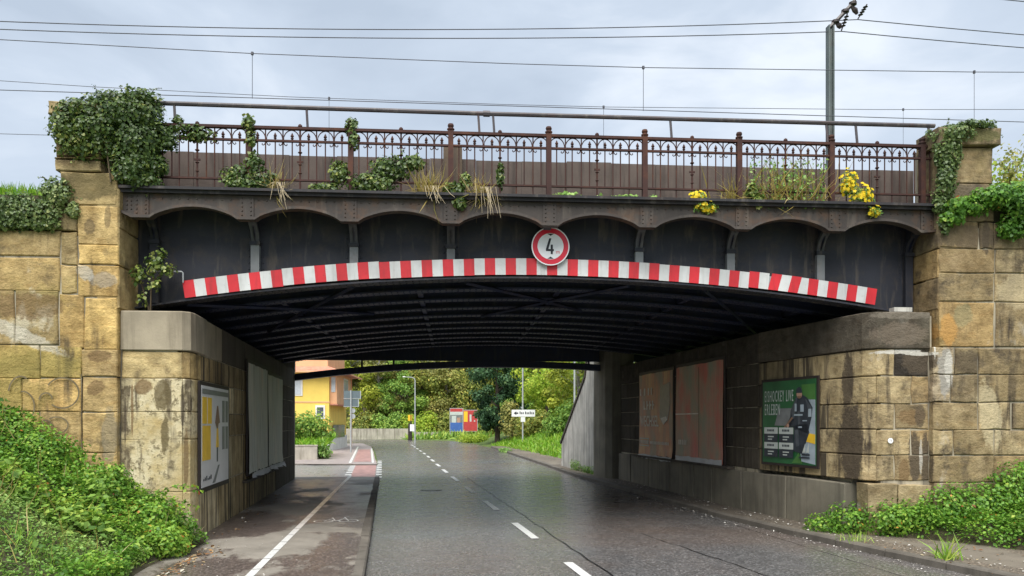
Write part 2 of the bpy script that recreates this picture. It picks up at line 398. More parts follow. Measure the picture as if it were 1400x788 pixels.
M['poster_frame'] = plain('poster_frame', (0.03, 0.022, 0.02), 0.6)
M['graffiti'] = plain('faded_spray_paint', (0.15, 0.118, 0.066), 0.9, var=0.3, scale=9)

L = {}
L['bramble'] = leaf_mat('bramble_leaf', [(0, (0.063, 0.161, 0.020)), (0.35, (0.132, 0.297, 0.034)), (0.72, (0.266, 0.449, 0.058)), (0.93, (0.426, 0.534, 0.085)), (0.965, (0.639, 0.286, 0.050)), (1, (0.342, 0.085, 0.050))])
L['grass'] = leaf_mat('grass_blade', [(0, (0.141, 0.289, 0.031)), (0.6, (0.302, 0.513, 0.062)), (1, (0.606, 0.637, 0.140))])
L['bright_grass'] = leaf_mat('bright_grass_blade', [(0, (0.114, 0.275, 0.017)), (0.6, (0.208, 0.411, 0.023)), (1, (0.343, 0.458, 0.070))])
L['dry_grass'] = leaf_mat('dry_grass_blade', [(0, (0.260, 0.247, 0.058)), (0.5, (0.429, 0.325, 0.091)), (1, (0.546, 0.442, 0.234))])
L['ivy'] = leaf_mat('ivy_leaf', [(0, (0.032, 0.062, 0.017)), (0.45, (0.066, 0.115, 0.024)), (0.8, (0.146, 0.200, 0.040)), (1, (0.300, 0.319, 0.079))], 0.38, 0.2)
L['ivy_grey'] = leaf_mat('grey_ivy_leaf', [(0, (0.048, 0.085, 0.024)), (0.45, (0.099, 0.153, 0.042)), (0.8, (0.191, 0.248, 0.074)), (1, (0.351, 0.380, 0.140))], 0.4, 0.2)
L['shrub'] = leaf_mat('shrub_leaf', [(0, (0.091, 0.218, 0.036)), (0.5, (0.200, 0.364, 0.073)), (1, (0.437, 0.601, 0.182))])
L['flower'] = leaf_mat('yellow_flower', [(0, (0.70, 0.48, 0.01)), (1, (0.85, 0.68, 0.02))], 0.6, 0.3)
L['olive'] = leaf_mat('olive_crown', [(0, (0.119, 0.177, 0.048)), (0.5, (0.300, 0.351, 0.075)), (0.85, (0.570, 0.515, 0.109)), (1, (0.800, 0.569, 0.136))], 0.6, 0.4)
L['autumn'] = leaf_mat('autumn_crown', [(0, (0.158, 0.216, 0.047)), (0.4, (0.389, 0.449, 0.064)), (0.8, (0.570, 0.594, 0.075)), (1, (0.570, 0.361, 0.085))], 0.6, 0.45)
L['green'] = leaf_mat('green_crown', [(0, (0.105, 0.217, 0.047)), (0.5, (0.254, 0.423, 0.078)), (1, (0.567, 0.663, 0.131))], 0.6, 0.4)
L['lime'] = leaf_mat('lime_crown', [(0, (0.197, 0.316, 0.032)), (0.5, (0.392, 0.537, 0.055)), (1, (0.678, 0.663, 0.110))], 0.6, 0.45)
L['brown'] = leaf_mat('brown_crown', [(0, (0.151, 0.173, 0.053)), (0.5, (0.339, 0.345, 0.097)), (1, (0.570, 0.459, 0.141))], 0.6, 0.4)
L['conifer'] = leaf_mat('conifer_needles', [(0, (0.021, 0.062, 0.027)), (0.6, (0.053, 0.126, 0.048)), (1, (0.131, 0.220, 0.075))], 0.6, 0.2)
L['litter'] = leaf_mat('fallen_leaf', [(0, (0.16, 0.07, 0.03)), (0.5, (0.30, 0.16, 0.06)), (0.8, (0.42, 0.36, 0.22)), (1, (0.62, 0.60, 0.54))], 0.8, 0.1)
L['debris'] = leaf_mat('white_grit', [(0, (0.25, 0.22, 0.18)), (1, (0.68, 0.66, 0.62))], 0.9, 0.0)

# ------------------------------------------------------------------ object helpers
def props(o, label=None, cat=None, group=None, kind=None):
    if label: o['label'] = label
    if cat: o['category'] = cat
    if group: o['group'] = group
    if kind: o['kind'] = kind
    return o

def link(name, data, parent=None):
    o = bpy.data.objects.new(name, data)
    C.objects.link(o)
    if parent is not None:
        o.parent = parent
    return o

def thing(name, label, cat, loc=(0, 0, 0), rz=0.0, group=None):
    o = link(name, None)
    o.location = loc
    o.rotation_euler = (0, 0, rz)
    o.empty_display_size = 0.2
    return props(o, label, cat, group)

class MB:
    def __init__(s):
        s.v = []; s.f = []
    def add(s, vs, fs):
        k = len(s.v)
        s.v += [tuple(v) for v in vs]
        s.f += [tuple(i + k for i in f) for f in fs]
        return s
    def box(s, x0, x1, y0, y1, z0, z1, mat=None):
        vs = [Vector((x, y, z)) for z in (z0, z1) for y in (y0, y1) for x in (x0, x1)]
        if mat is not None:
            vs = [mat @ v for v in vs]
        return s.add(vs, [(0, 2, 3, 1), (4, 5, 7, 6), (0, 1, 5, 4), (2, 6, 7, 3), (1, 3, 7, 5), (0, 4, 6, 2)])
    def tube(s, pts, r, n=6, cap=True):
        pts = [Vector(p) for p in pts]
        rs = r if isinstance(r, (list, tuple)) else [r] * len(pts)
        rings = []
        ref = Vector((0, 0, 1))
        for i, p in enumerate(pts):
            d = (pts[min(i + 1, len(pts) - 1)] - pts[max(i - 1, 0)]).normalized()
            a = ref if abs(d.dot(ref)) < 0.95 else Vector((1, 0, 0))
            u = d.cross(a).normalized(); w = u.cross(d)
            rings.append([p + (u * math.cos(2 * math.pi * k / n) + w * math.sin(2 * math.pi * k / n)) * rs[i] for k in range(n)])
        vs = [v for rg in rings for v in rg]
        fs = []
        for i in range(len(pts) - 1):
            for k in range(n):
                a, b = i * n + k, i * n + (k + 1) % n
                fs.append((a, b, b + n, a + n))
        if cap:
            fs.append(tuple(range(n))[::-1]); fs.append(tuple((len(pts) - 1) * n + k for k in range(n)))
        return s.add(vs, fs)
    def lathe(s, prof, n=10, c=(0, 0, 0)):
        vs = []; fs = []
        for (r, z) in prof:
            for k in range(n):
                a = 2 * math.pi * k / n
                vs.append((c[0] + r * math.cos(a), c[1] + r * math.sin(a), c[2] + z))
        for i in range(len(prof) - 1):
            for k in range(n):
                a, b = i * n + k, i * n + (k + 1) % n
                fs.append((a, b, b + n, a + n))
        return s.add(vs, fs)
    def prism(s, outline, axis_vec):
        """outline: list of 3-D points, extruded by axis_vec"""
        n = len(outline)
        a = [Vector(p) for p in outline]
        b = [p + Vector(axis_vec) for p in a]
        fs = [tuple(range(n))[::-1], tuple(n + i for i in range(n))]
        fs += [(i, (i + 1) % n, n + (i + 1) % n, n + i) for i in range(n)]
        return s.add(a + b, fs)
    def mesh(s, name, mat, smooth=False):
        me = bpy.data.meshes.new(name)
        me.from_pydata(s.v, [], s.f)
        me.validate()
        me.materials.append(mat)
        if smooth:
            for p in me.polygons: p.use_smooth = True
        me.update()
        return me
    def build(s, name, mat, parent=None, smooth=False):
        return link(name, s.mesh(name, mat, smooth), parent)

def fix_normals(me):
    import bmesh
    bm = bmesh.new(); bm.from_mesh(me)
    bmesh.ops.recalc_face_normals(bm, faces=bm.faces)
    bm.to_mesh(me); bm.free()

def np_mesh(name, V, F, mat, var=None):
    """V (n,3), F (m,k) faces of equal size, var: one value for each face"""
    me = bpy.data.meshes.new(name)
    m, k = F.shape
    me.vertices.add(len(V)); me.vertices.foreach_set('co', V.astype(np.float32).ravel())
    me.loops.add(m * k); me.loops.foreach_set('vertex_index', F.astype(np.int32).ravel())
    me.polygons.add(m)
    me.polygons.foreach_set('loop_start', np.arange(0, m * k, k, dtype=np.int32))
    me.polygons.foreach_set('loop_total', np.full(m, k, dtype=np.int32))
    me.update(calc_edges=True)
    if var is not None:
        at = me.attributes.new('var', 'FLOAT', 'FACE')
        at.data.foreach_set('value', var.astype(np.float32))
    me.materials.append(mat)
    return me

OVAL = (np.array([(0, 0, 0), (0.34, 0.45, 0.10), (0, 1, 0), (-0.34, 0.45, 0.10)]), np.array([(0, 1, 2), (0, 2, 3)]))
IVY = (np.array([(0, 0, 0), (0.50, 0.12, 0.07), (0.36, 0.58, 0.06), (0, 1, -0.05), (-0.36, 0.58, 0.06), (-0.50, 0.12, 0.07)]), np.array([(0, 1, 2, 3), (0, 3, 4, 5)]))
BLADE = (np.array([(-0.022, 0, 0), (0.022, 0, 0), (0.016, 0.55, 0.06), (-0.016, 0.55, 0.06), (0.0, 1, 0.30), (-0.002, 1, 0.30)]), np.array([(0, 1, 2, 3), (3, 2, 4, 5)]))

def unit(a):
    return a / np.maximum(np.linalg.norm(a, axis=1, keepdims=True), 1e-9)

def leaf_mesh(name, P, Nn, size, mat, tpl=OVAL, var=None, grow=None, g=rng):
    """one leaf at each point P, facing about Nn; 'grow' is the direction its tip points to"""
    n = len(P)
    Nn = unit(Nn)
    if grow is None:
        grow = np.tile(np.array([(0, 0, -1.0)]), (n, 1)) + g.normal(0, 0.8, (n, 3))
    T = unit(grow - (grow * Nn).sum(1, keepdims=True) * Nn + 1e-6)
    B = np.cross(T, Nn)
    size = np.broadcast_to(np.asarray(size, float), (n,))
    tv, tf = tpl
    V = (P[:, None, :] + size[:, None, None] * (tv[None, :, 0:1] * B[:, None, :] + tv[None, :, 1:2] * T[:, None, :] + tv[None, :, 2:3] * Nn[:, None, :])).reshape(-1, 3)
    F = (tf[None] + (np.arange(n) * len(tv))[:, None, None]).reshape(-1, tf.shape[1])
    if var is None:
        var = g.random(n)
    return np_mesh(name, V, F, mat, np.repeat(np.clip(var, 0, 1), len(tf)))

def value_noise(P, scale, seed=0):
    """cheap smooth noise for laying things out"""
    g = np.random.default_rng(seed)
    out = np.zeros(len(P))
    for k in range(5):
        d = unit(g.normal(0, 1, (1, P.shape[1])))[0] * scale * (1 + 0.6 * k)
        out += np.sin(P @ d + g.random() * 6.28) / (1 + 0.35 * k)
    return out / 3.0

def ellipsoid_leaves(blobs, n, g, shell=0.35):
    """points spread through the outer part of several ellipsoids (cx,cy,cz,rx,ry,rz,weight)"""
    P = []; N = []
    wsum = sum(b[6] for b in blobs)
    for b in blobs:
        k = int(n * b[6] / wsum)
        d = unit(g.normal(0, 1, (k, 3)))
        r = 1 - shell * g.random((k, 1)) ** 1.4
        rad = np.array(b[3:6])
        bumps = 1 + 0.24 * value_noise(d, 5.5, int(abs(b[0] * 97 + b[2] * 31)) % 999)[:, None]
        P.append(np.array(b[:3]) + d * rad * r * bumps)
        N.append(d / rad)
    return np.concatenate(P), unit(np.concatenate(N))

def text_mesh(body, mat, size=1.0, sx=1.0, bold=0.0, align='LEFT', space=1.0):
    cu = bpy.data.curves.new('lettering', 'FONT')
    cu.body = body; cu.size = size; cu.align_x = align; cu.offset = bold; cu.resolution_u = 3
    cu.extrude = 0.001; cu.space_character = space
    o = bpy.data.objects.new('lettering_tmp', cu); C.objects.link(o)
    dg = bpy.context.evaluated_depsgraph_get()
    me = bpy.data.meshes.new_from_object(o.evaluated_get(dg))
    bpy.data.objects.remove(o)
    for v in me.vertices: v.co.x *= sx
    me.materials.clear(); me.materials.append(mat)
    return me

def face_frame(name, origin, u, label=None, cat=None, group=None):
    """an Empty whose local x runs along u, y is up and z points out of the face"""
    u = Vector((u[0], u[1], 0)).normalized(); up = Vector((0, 0, 1)); n = u.cross(up)
    o = link(name, None)
    o.matrix_world = Matrix(((u.x, up.x, n.x, origin[0]), (u.y, up.y, n.y, origin[1]), (u.z, up.z, n.z, origin[2]), (0, 0, 0, 1)))
    return props(o, label, cat, group)

def plate(name, pts, z, mat, parent, th=0.003):
    mb = MB().prism([(x, y, z) for x, y in pts], (0, 0, th))
    return mb.build(name, mat, parent)

def rect(x0, y0, x1, y1):
    return [(x0, y0), (x1, y0), (x1, y1), (x0, y1)]

def disc(cx, cy, r, n=40):
    return [(cx + r * math.cos(2 * math.pi * k / n), cy + r * math.sin(2 * math.pi * k / n)) for k in range(n)]

# ------------------------------------------------------------------ the bridge's own axes: s along it, t into the tunnel
PHI = R(4.8)
ORG = Vector((0.0, 11.806, 0.0))
ES = Vector((math.cos(PHI), -math.sin(PHI), 0)); ET = Vector((math.sin(PHI), math.cos(PHI), 0))
def W(s, t, z=0.0):
    v = ORG + ES * s + ET * t
    return Vector((v.x, v.y, z))

# ------------------------------------------------------------------ ground, road, pavements
def sheet(name, pts, z, mat, parent=None, label=None, sub=None):
    """a flat polygon, cut into a fan of quads when two edges are given as (left, right) lists"""
    me = bpy.data.meshes.new(name)
    if sub:
        l, r = pts
        vs = []; fs = []
        for a, b in zip(l, r):
            vs += [(a[0], a[1], z), (b[0], b[1], z)]
        for i in range(len(l) - 1):
            fs.append((2 * i, 2 * i + 1, 2 * i + 3, 2 * i + 2))
        me.from_pydata(vs, [], fs)
    else:
        me.from_pydata([(x, y, z) for x, y in pts], [], [tuple(range(len(pts)))])
    me.materials.append(mat); me.update()
    return link(name, me, parent)

ground = sheet('ground', [(-1500, -300), (1500, -300), (1500, 2000), (-1500, 2000)], -0.03, M['turf'])
props(ground, kind='structure')

road_l = [(-0.27, -12), (-0.27, 26.0), (-0.35, 34), (-0.55, 40), (-0.75, 48), (-1.1, 58), (-2.0, 67), (-4.5, 73.5), (-10, 77), (-40, 82)]
road_r = [(7.6, -12), (6.42, 14.2), (6.42, 24), (6.72, 33), (7.1, 44), (7.5, 56), (7.3, 68), (6.0, 77), (1.0, 83.2), (-40, 96)]
road = sheet('road', (road_l, [(7.9, -12), (6.42, 22.5), (6.60, 30), (6.9, 38), (7.1, 44), (7.5, 56), (7.3, 68), (6.0, 77), (1.0, 83.2), (-40, 96)]), 0.0, M['asphalt'], sub=True)
props(road, kind='structure')
# the right edge of the carriageway widens towards the camera: laid under the kerb line below
sheet('near_carriageway', [(6.0, -12), (10.5, -12), (8.6, 3), (7.30, 7.4), (6.86, 10.0), (6.66, 11.7), (6.46, 14.2), (6.42, 22.4)], 0.004, M['asphalt'], road)
sheet('crossing', [(-30, 26.2), (-0.3, 25.9), (-0.35, 34), (-3.3, 34.6), (-4.2, 34.9), (-30, 36)], 0.004, M['side_asphalt'], road)

# painted markings
def mark(name, x0, x1, y0, y1, z=0.008, mat='paint', skew=0.0):
    return sheet(name, [(x0, y0), (x1, y0), (x1 + skew, y1), (x0 + skew, y1)], z, M[mat], road)
for k in range(-1, 9):
    y = 8.15 + 4.10 * k
    x = 2.42 - 0.012 * max(0, y - 8) if y < 27 else 2.19
    x = max(2.19, x)
    mark('lane_dash', x - 0.065, x + 0.065, y, y + 1.95, skew=-0.02)
for k in range(5):
    y = 45.2 + 4.1 * k
    mark('lane_dash', 2.12 - 0.05 * k, 2.25 - 0.05 * k, y, y + 1.9, skew=-0.04)
bike = sheet('bike_crossing', [(-1.25, 26.0), (-0.42, 26.0), (-0.52, 38), (-1.45, 38)], 0.010, M['red_path'], road)
for k in range(9):
    y = 26.3 + 1.35 * k
    mark('crossing_dash', -0.40 - 0.01 * k, -0.20 - 0.01 * k, y, y + 0.7, 0.012)
    mark('crossing_dash', -1.48 - 0.02 * k, -1.26 - 0.02 * k, y, y + 0.7, 0.012)
# tar seams along the lanes, as in patched asphalt
def ribbon(name, pts, w, z, mat, parent):
    mb = MB()
    pts = [Vector((p[0], p[1], z)) for p in pts]
    vs = []; fs = []
    for i, p in enumerate(pts):
        d = (pts[min(i + 1, len(pts) - 1)] - pts[max(i - 1, 0)]).normalized()
        nrm = Vector((-d.y, d.x, 0)) * w * (0.4 + 0.6 * random.random()) * 0.5
        vs += [p + nrm, p - nrm]
    for i in range(len(pts) - 1):
        fs.append((2 * i, 2 * i + 1, 2 * i + 3, 2 * i + 2))
    mb.add(vs, fs)
    return mb.build(name, mat, parent)
def wobble(p0, p1, n, a):
    return [(p0[0] + (p1[0] - p0[0]) * i / n + random.uniform(-a, a), p0[1] + (p1[1] - p0[1]) * i / n) for i in range(n + 1)]
ribbon('tar_seam', wobble((2.75, 7.5), (2.68, 26), 40, 0.025), 0.035, 0.007, M['tar'], road)
ribbon('tar_seam', wobble((4.75, 7.5), (4.25, 12.6), 22, 0.03), 0.022, 0.007, M['tar'], road)
ribbon('tar_seam', wobble((0.2, 23.6), (1.9, 23.8), 14, 0.0), 0.06, 0.007, M['tar'], road)
mc = MB().lathe([(0.0, 0.012), (0.27, 0.012), (0.31, 0.012), (0.31, 0.0)], 20, (1.2, 21.5, 0))
mc.build('manhole_cover', M['tar'], road)

PZ = 0.10
path = sheet('footpath', [(-4.6, -12), (-0.42, -12), (-0.40, 25.6), (-3.2, 25.9), (-4.0, 25.9), (-4.6, 12)], PZ, M['path'])
props(path, kind='structure')
for i in range(26):                                   # cycle-lane line, a worn chain of painted dashes
    y = 7.6 + 0.72 * i
    x = -1.62 + 0.022 * (y - 8)
    sheet('path_line', [(x - 0.05, y), (x + 0.05, y), (x + 0.066, y + 0.69), (x - 0.034, y + 0.69)], PZ + 0.004, M['paint'], path)
# bicycle pictogram, faded
def arc(cx, cy, r, a0, a1, n=16):
    return [(cx + r * math.cos(R(a0 + (a1 - a0) * k / n)), cy + r * math.sin(R(a0 + (a1 - a0) * k / n))) for k in range(n + 1)]
for pts in (arc(-1.14, 14.25, 0.17, 0, 360), arc(-0.70, 14.25, 0.17, 0, 360), [(-1.14, 14.25), (-1.0, 14.62), (-0.78, 14.62), (-0.93, 14.22), (-1.14, 14.25)], [(-0.70, 14.25), (-0.80, 14.78), (-0.72, 14.85)], [(-0.93, 14.22), (-1.02, 14.75)]):
    ribbon('bicycle_mark', pts, 0.035, PZ + 0.005, M['paint'], path)

def kerb_line(name, pts, width, h, label):
    """a row of kerb stones, each about a metre, following the points"""
    par = props(link(name, None), kind='structure')
    P = [Vector((p[0], p[1], 0)) for p in pts]
    L_ = [0]
    for a, b in zip(P, P[1:]): L_.append(L_[-1] + (b - a).length)
    def at(d):
        for i in range(len(P) - 1):
            if d <= L_[i + 1] or i == len(P) - 2:
                return P[i].lerp(P[i + 1], (d - L_[i]) / (L_[i + 1] - L_[i]))
    n = int(L_[-1])
    for i in range(n):
        a = at(L_[-1] * i / n + 0.008); b = at(L_[-1] * (i + 1) / n - 0.008)
        d = (b - a).normalized(); nn = Vector((d.y, -d.x, 0)) * width
        j = random.uniform(-0.008, 0.008)
        bv = 0.02 * (1 if width > 0 else -1)
        bn = Vector((d.y, -d.x, 0)) * bv
        prof = [(a, -0.1), (a, h - 0.02 + j), (a + bn, h + j), (a + nn, h + j), (a + nn, -0.1)]
        vs = [p + Vector((0, 0, z)) for p, z in prof] + [p + (b - a) + Vector((0, 0, z)) for p, z in prof]
        fs = [(0, 1, 2, 3, 4), (5, 9, 8, 7, 6)] + [(k, k + 5, k + 6, k + 1) for k in range(4)]
        mb = MB().add(vs, fs)
        mb.build('kerb_stone', M['kerb'], par)
    return par
kerb_line('kerb_left', [(-0.26, 25.6), (-0.27, 12), (-0.30, -4)], 0.15, 0.105, '')
right_kerb = [(8.6, 3), (7.30, 7.4), (6.86, 10.0), (6.66, 11.7), (6.46, 14.2), (6.42, 22), (6.42, 26), (6.72, 33), (7.1, 44), (7.5, 56)]
kerb_line('kerb_right', right_kerb, 0.14, 0.11, '')
kerb_line('kerb_far', [(-12, 36.2), (-4.1, 34.9), (-3.2, 34.4), (-0.45, 33.9)], -0.14, 0.066, '')
verge = sheet('pavement', ([(8.72, 3), (7.42, 7.4), (6.98, 10.0), (6.79, 11.7), (6.59, 14.2), (6.55, 26), (6.85, 33), (7.23, 44), (7.63, 56)],
                           [(14, 3), (14, 7.4), (14, 10.9), (14, 11.7), (8, 14.2), (8, 26), (8.3, 33), (8.6, 44), (9, 56)]), 0.105, M['verge'], sub=True)
props(verge, kind='structure')
far_pave = sheet('far_pavement', [(-12, 36.2), (-4.1, 34.9), (-3.2, 34.4), (-0.45, 33.9), (-0.65, 40), (-0.85, 48), (-1.2, 58), (-2.1, 66.5), (-12, 70)], 0.06, M['paving'])
props(far_pave, kind='structure')
sheet('red_path', [(-1.55, 36), (-0.75, 36), (-1.15, 52), (-1.9, 52)], 0.064, M['red_path'], far_pave)
sheet('path_line', [(-1.72, 35), (-1.60, 35), (-2.10, 58), (-2.22, 58)], 0.066, M['paint'], far_pave)
sheet('path_line', [(-0.70, 35), (-0.60, 35), (-1.05, 54), (-1.15, 54)], 0.066, M['paint'], far_pave)

# ------------------------------------------------------------------ masonry
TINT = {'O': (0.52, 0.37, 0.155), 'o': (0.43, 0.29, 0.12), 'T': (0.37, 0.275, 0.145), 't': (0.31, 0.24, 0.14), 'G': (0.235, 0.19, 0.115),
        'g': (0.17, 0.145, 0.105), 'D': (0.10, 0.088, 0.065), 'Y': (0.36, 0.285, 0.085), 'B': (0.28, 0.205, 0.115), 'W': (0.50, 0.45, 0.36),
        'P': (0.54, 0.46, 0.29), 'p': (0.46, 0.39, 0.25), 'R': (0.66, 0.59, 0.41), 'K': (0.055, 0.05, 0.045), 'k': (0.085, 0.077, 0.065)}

def tint(o, c):
    if c in 'OoTtGYBPpWgD':
        c = [a * 0.55 + b * 0.45 for a, b in zip(TINT[c], (0.43, 0.35, 0.205))]
    else:
        c = TINT[c]
    f = random.uniform(0.88, 1.12)
    o.color = (c[0] * f, c[1] * f, c[2] * f, 1)

def block(parent, p0, p1, z0, z1, nrm, mat, col, depth=0.35, gap=0.008, bev=0.014, proud=None, jit=0.012, name='stone_block'):
    """one dressed stone between plan points p0 and p1, its face bevelled, its outline a little uneven"""
    p0 = Vector((p0[0], p0[1], 0)); p1 = Vector((p1[0], p1[1], 0))
    d = (p1 - p0).normalized(); nrm = Vector((nrm[0], nrm[1], 0)).normalized()
    Lg = (p1 - p0).length
    proud = random.uniform(0.0, 0.010) if proud is None else proud
    org = p0
    ring = [(gap, z0 + gap), (Lg / 2, z0 + gap), (Lg - gap, z0 + gap), (Lg - gap, (z0 + z1) / 2), (Lg - gap, z1 - gap), (Lg / 2, z1 - gap), (gap, z1 - gap), (gap, (z0 + z1) / 2)]
    cx, cz = Lg / 2, (z0 + z1) / 2
    vs = []
    jr = [(random.uniform(-jit, jit), random.uniform(-jit, jit)) for _ in ring]
    for off, ins in ((-depth, 0), (proud - bev, 0), (proud, bev)):
        for (x, z), (jx, jz) in zip(ring, jr):
            x2 = x + jx; z2 = z + jz
            if ins:
                x2 += ins * (1 if x < cx - 1e-6 else -1 if x > cx + 1e-6 else 0)
                z2 += ins * (1 if z < cz - 1e-6 else -1 if z > cz + 1e-6 else 0)
            v = org + d * x2 + nrm * off
            vs.append((v.x, v.y, z2))
    v = org + d * cx + nrm * (proud + random.uniform(0.0, 0.006))
    vs.append((v.x, v.y, cz))
    flip = d.cross(Vector((0, 0, 1))).dot(nrm) < 0
    fs = []
    for r in (0, 8):
        for k in range(8):
            a, b = r + k, r + (k + 1) % 8
            fs.append((a, b, b + 8, a + 8))
    for k in range(8):
        fs.append((16 + k, 16 + (k + 1) % 8, 24))
    if flip:
        fs = [f[::-1] for f in fs]
    mb = MB().add(vs, fs)
    o = mb.build(name, mat, parent)
    tint(o, col)
    return o

def curved_block(parent, pts, z0, z1, mat, col, depth=0.35, gap=0.006, name='stone_block', out=0.0):
    """a stone following a bent plan line; the outward side is to the right of the line"""
    P = [Vector((p[0], p[1], 0)) for p in pts]
    vs = []; n = len(P)
    for i, p in enumerate(P):
        d = (P[min(i + 1, n - 1)] - P[max(i - 1, 0)]).normalized()
        nn = Vector((d.y, -d.x, 0))
        if i == 0: p = p + d * gap
        if i == n - 1: p = p - d * gap
        for off, z in ((-depth, z0 + gap), (out - 0.015, z0 + gap), (out, z0 + gap + 0.015), (out, z1 - gap - 0.015), (out - 0.015, z1 - gap), (-depth, z1 - gap)):
            q = p + nn * off
            vs.append((q.x, q.y, z))
    fs = []
    for i in range(n - 1):
        for k in range(5):
            a = i * 6 + k
            fs.append((a, a + 6, a + 7, a + 1))
    fs.append(tuple(range(6))); fs.append(tuple((n - 1) * 6 + k for k in range(6))[::-1])
    mb = MB().add(vs, fs)
    o = mb.build(name, mat, parent); tint(o, col)
    return o

NF = -ET                                   # the bridge's front faces look this way
def fblock(parent, s0, s1, t, z0, z1, mat, col, **k):
    return block(parent, W(s0, t), W(s1, t), z0, z1, NF, mat, col, **k)

def core(parent, s0, s1, t0, t1, z0, z1, mat='mortar', name='mortar_core'):
    vs = [W(s, t, z) for z in (z0, z1) for t in (t0, t1) for s in (s0, s1)]
    return MB().add(vs, [(0, 2, 3, 1), (4, 5, 7, 6), (0, 1, 5, 4), (2, 6, 7, 3), (1, 3, 7, 5), (0, 4, 6, 2)]).build(name, M[mat], parent)

# ---- left wing wall
wl = thing('wing_wall', 'yellow sandstone wing wall with faded scrawls, beside the ivy-topped pillar on the left', 'wall', W(-6, 0))
wl.location = (0, 0, 0)
core(wl, -10, -4.43, -0.078, 0.7, -0.3, 4.62)
rows_l = [(4.30, 4.68, [(-4.72, 't'), (-5.9, 'T'), (-7.4, 't'), (-8.8, 'G'), (-10, 'T')]),
          (3.81, 4.30, [(-4.72, 'T'), (-6.1, 't'), (-7.2, 'B'), (-8.6, 'T'), (-10, 't')]),
          (3.01, 3.81, [(-4.74, 'G'), (-5.35, 't'), (-6.6, 'G'), (-8.0, 'T'), (-10, 'G')]),
          (2.53, 3.01, [(-4.42, 'Y'), (-5.0, 'Y'), (-6.2, 'Y'), (-7.4, 'T'), (-8.7, 'Y'), (-10, 't')]),
          (2.05, 2.53, [(-4.42, 'o'), (-5.25, 'Y'), (-6.4, 'T'), (-7.7, 'Y'), (-10, 't')]),
          (1.45, 2.05, [(-4.42, 'T'), (-5.0, 'Y'), (-6.3, 'T'), (-7.7, 't'), (-10, 'T')]),
          (0.75, 1.45, [(-4.42, 'T'), (-5.6, 'T'), (-7.0, 't'), (-8.6, 'T'), (-10, 't')]),
          (0.0, 0.75, [(-4.42, 't'), (-5.3, 'T'), (-6.8, 't'), (-8.4, 'T'), (-10, 't')])]
for z0, z1, js in rows_l:
    for (a, c), (b, _) in zip(js, js[1:]):
        fblock(wl, b, a, -0.10, z0, z1, M['stone'], c)
# faded spray-paint loops
def loop_paint(cs, cz, rs, rz, a0, a1, n=22):
    pts = [(cs + rs * math.cos(R(a0 + (a1 - a0) * k / n)), cz + rz * math.sin(R(a0 + (a1 - a0) * k / n))) for k in range(n + 1)]
    mb = MB(); vs = []; fs = []
    for i, (s, z) in enumerate(pts):
        p = Vector(pts[max(i - 1, 0)]); q = Vector(pts[min(i + 1, n)])
        d = (q - p).normalized(); wd = 0.011
        vs += [W(s - d.y * wd, -0.136, z + d.x * wd), W(s + d.y * wd, -0.136, z - d.x * wd)]
    for i in range(n): fs.append((2 * i, 2 * i + 1, 2 * i + 3, 2 * i + 2))
    mb.add(vs, fs).build('spray_scrawl', M['graffiti'], wl)
loop_paint(-4.67, 2.32, 0.23, 0.22, -130, 150)
loop_paint(-4.90, 2.22, 0.09, 0.10, 10, 180)
loop_paint(-5.25, 2.30, 0.17, 0.26, 60, 170)
loop_paint(-5.22, 2.12, 0.16, 0.22, -40, 100)
loop_paint(-5.2, 1.92, 0.14, 0.10, 20, 200)
loop_paint(-4.75, 1.85, 0.16, 0.12, -120, 130)
loop_paint(-4.90, 1.80, 0.10, 0.12, 20, 170)

# ---- left pillar
pl = thing('bridge_pillar', 'ochre sandstone bridge pillar buried under ivy at the left end of the railing', 'pillar')
core(pl, -4.40, -3.95, -0.078, 0.60, -0.3, 5.4)
core(pl, -4.68, -4.20, 0.0, 0.8, 5.0, 6.3)
PB = [(-4.72, -3.92, 5.07, 5.55, 'G'), (-4.48, -3.90, 4.49, 5.07, 'T'), (-4.98, -4.48, 4.68, 5.07, 'D'), (-4.72, -4.47, 4.19, 4.68, 'G'), (-4.47, -3.90, 4.19, 4.49, 'O'),
      (-4.72, -4.48, 3.77, 4.19, 't'), (-4.48, -3.90, 3.72, 4.19, 'o'), (-4.74, -4.38, 2.96, 3.77, 'o'), (-4.38, -3.91, 2.96, 3.72, 'O'),
      (-4.42, -3.91, 2.56, 2.96, 'B'), (-4.42, -3.91, 2.04, 2.56, 'B'), (-4.42, -3.91, 1.45, 2.04, 'T'), (-4.42, -3.91, 0.72, 1.45, 'T'), (-4.42, -3.91, 0.0, 0.72, 't')]
for s0, s1, z0, z1, c in PB:
    fblock(pl, s0, s1, -0.10, z0, z1, M['stone'], c)
# its flank looking into the recess above the abutment
for z0, z1, c in ((3.56, 4.19, 't'), (4.19, 4.75, 'G'), (4.75, 5.34, 'G')):
    block(pl, W(-3.90, -0.095), W(-3.90, 0.9), z0, z1, ES, M['stone'], c, depth=0.3)
for s0, s1, t, z0, z1, c in ((-4.79, -4.14, -0.105, 5.55, 5.73, 'g'), (-4.80, -4.13, -0.115, 5.73, 5.765, 't'), (-4.78, -4.15, -0.10, 5.765, 6.36, 'D'), (-4.86, -4.08, -0.17, 6.36, 6.55, 'g')):
    fblock(pl, s0, s1, t, z0, z1, M['stone'], c, depth=0.9)

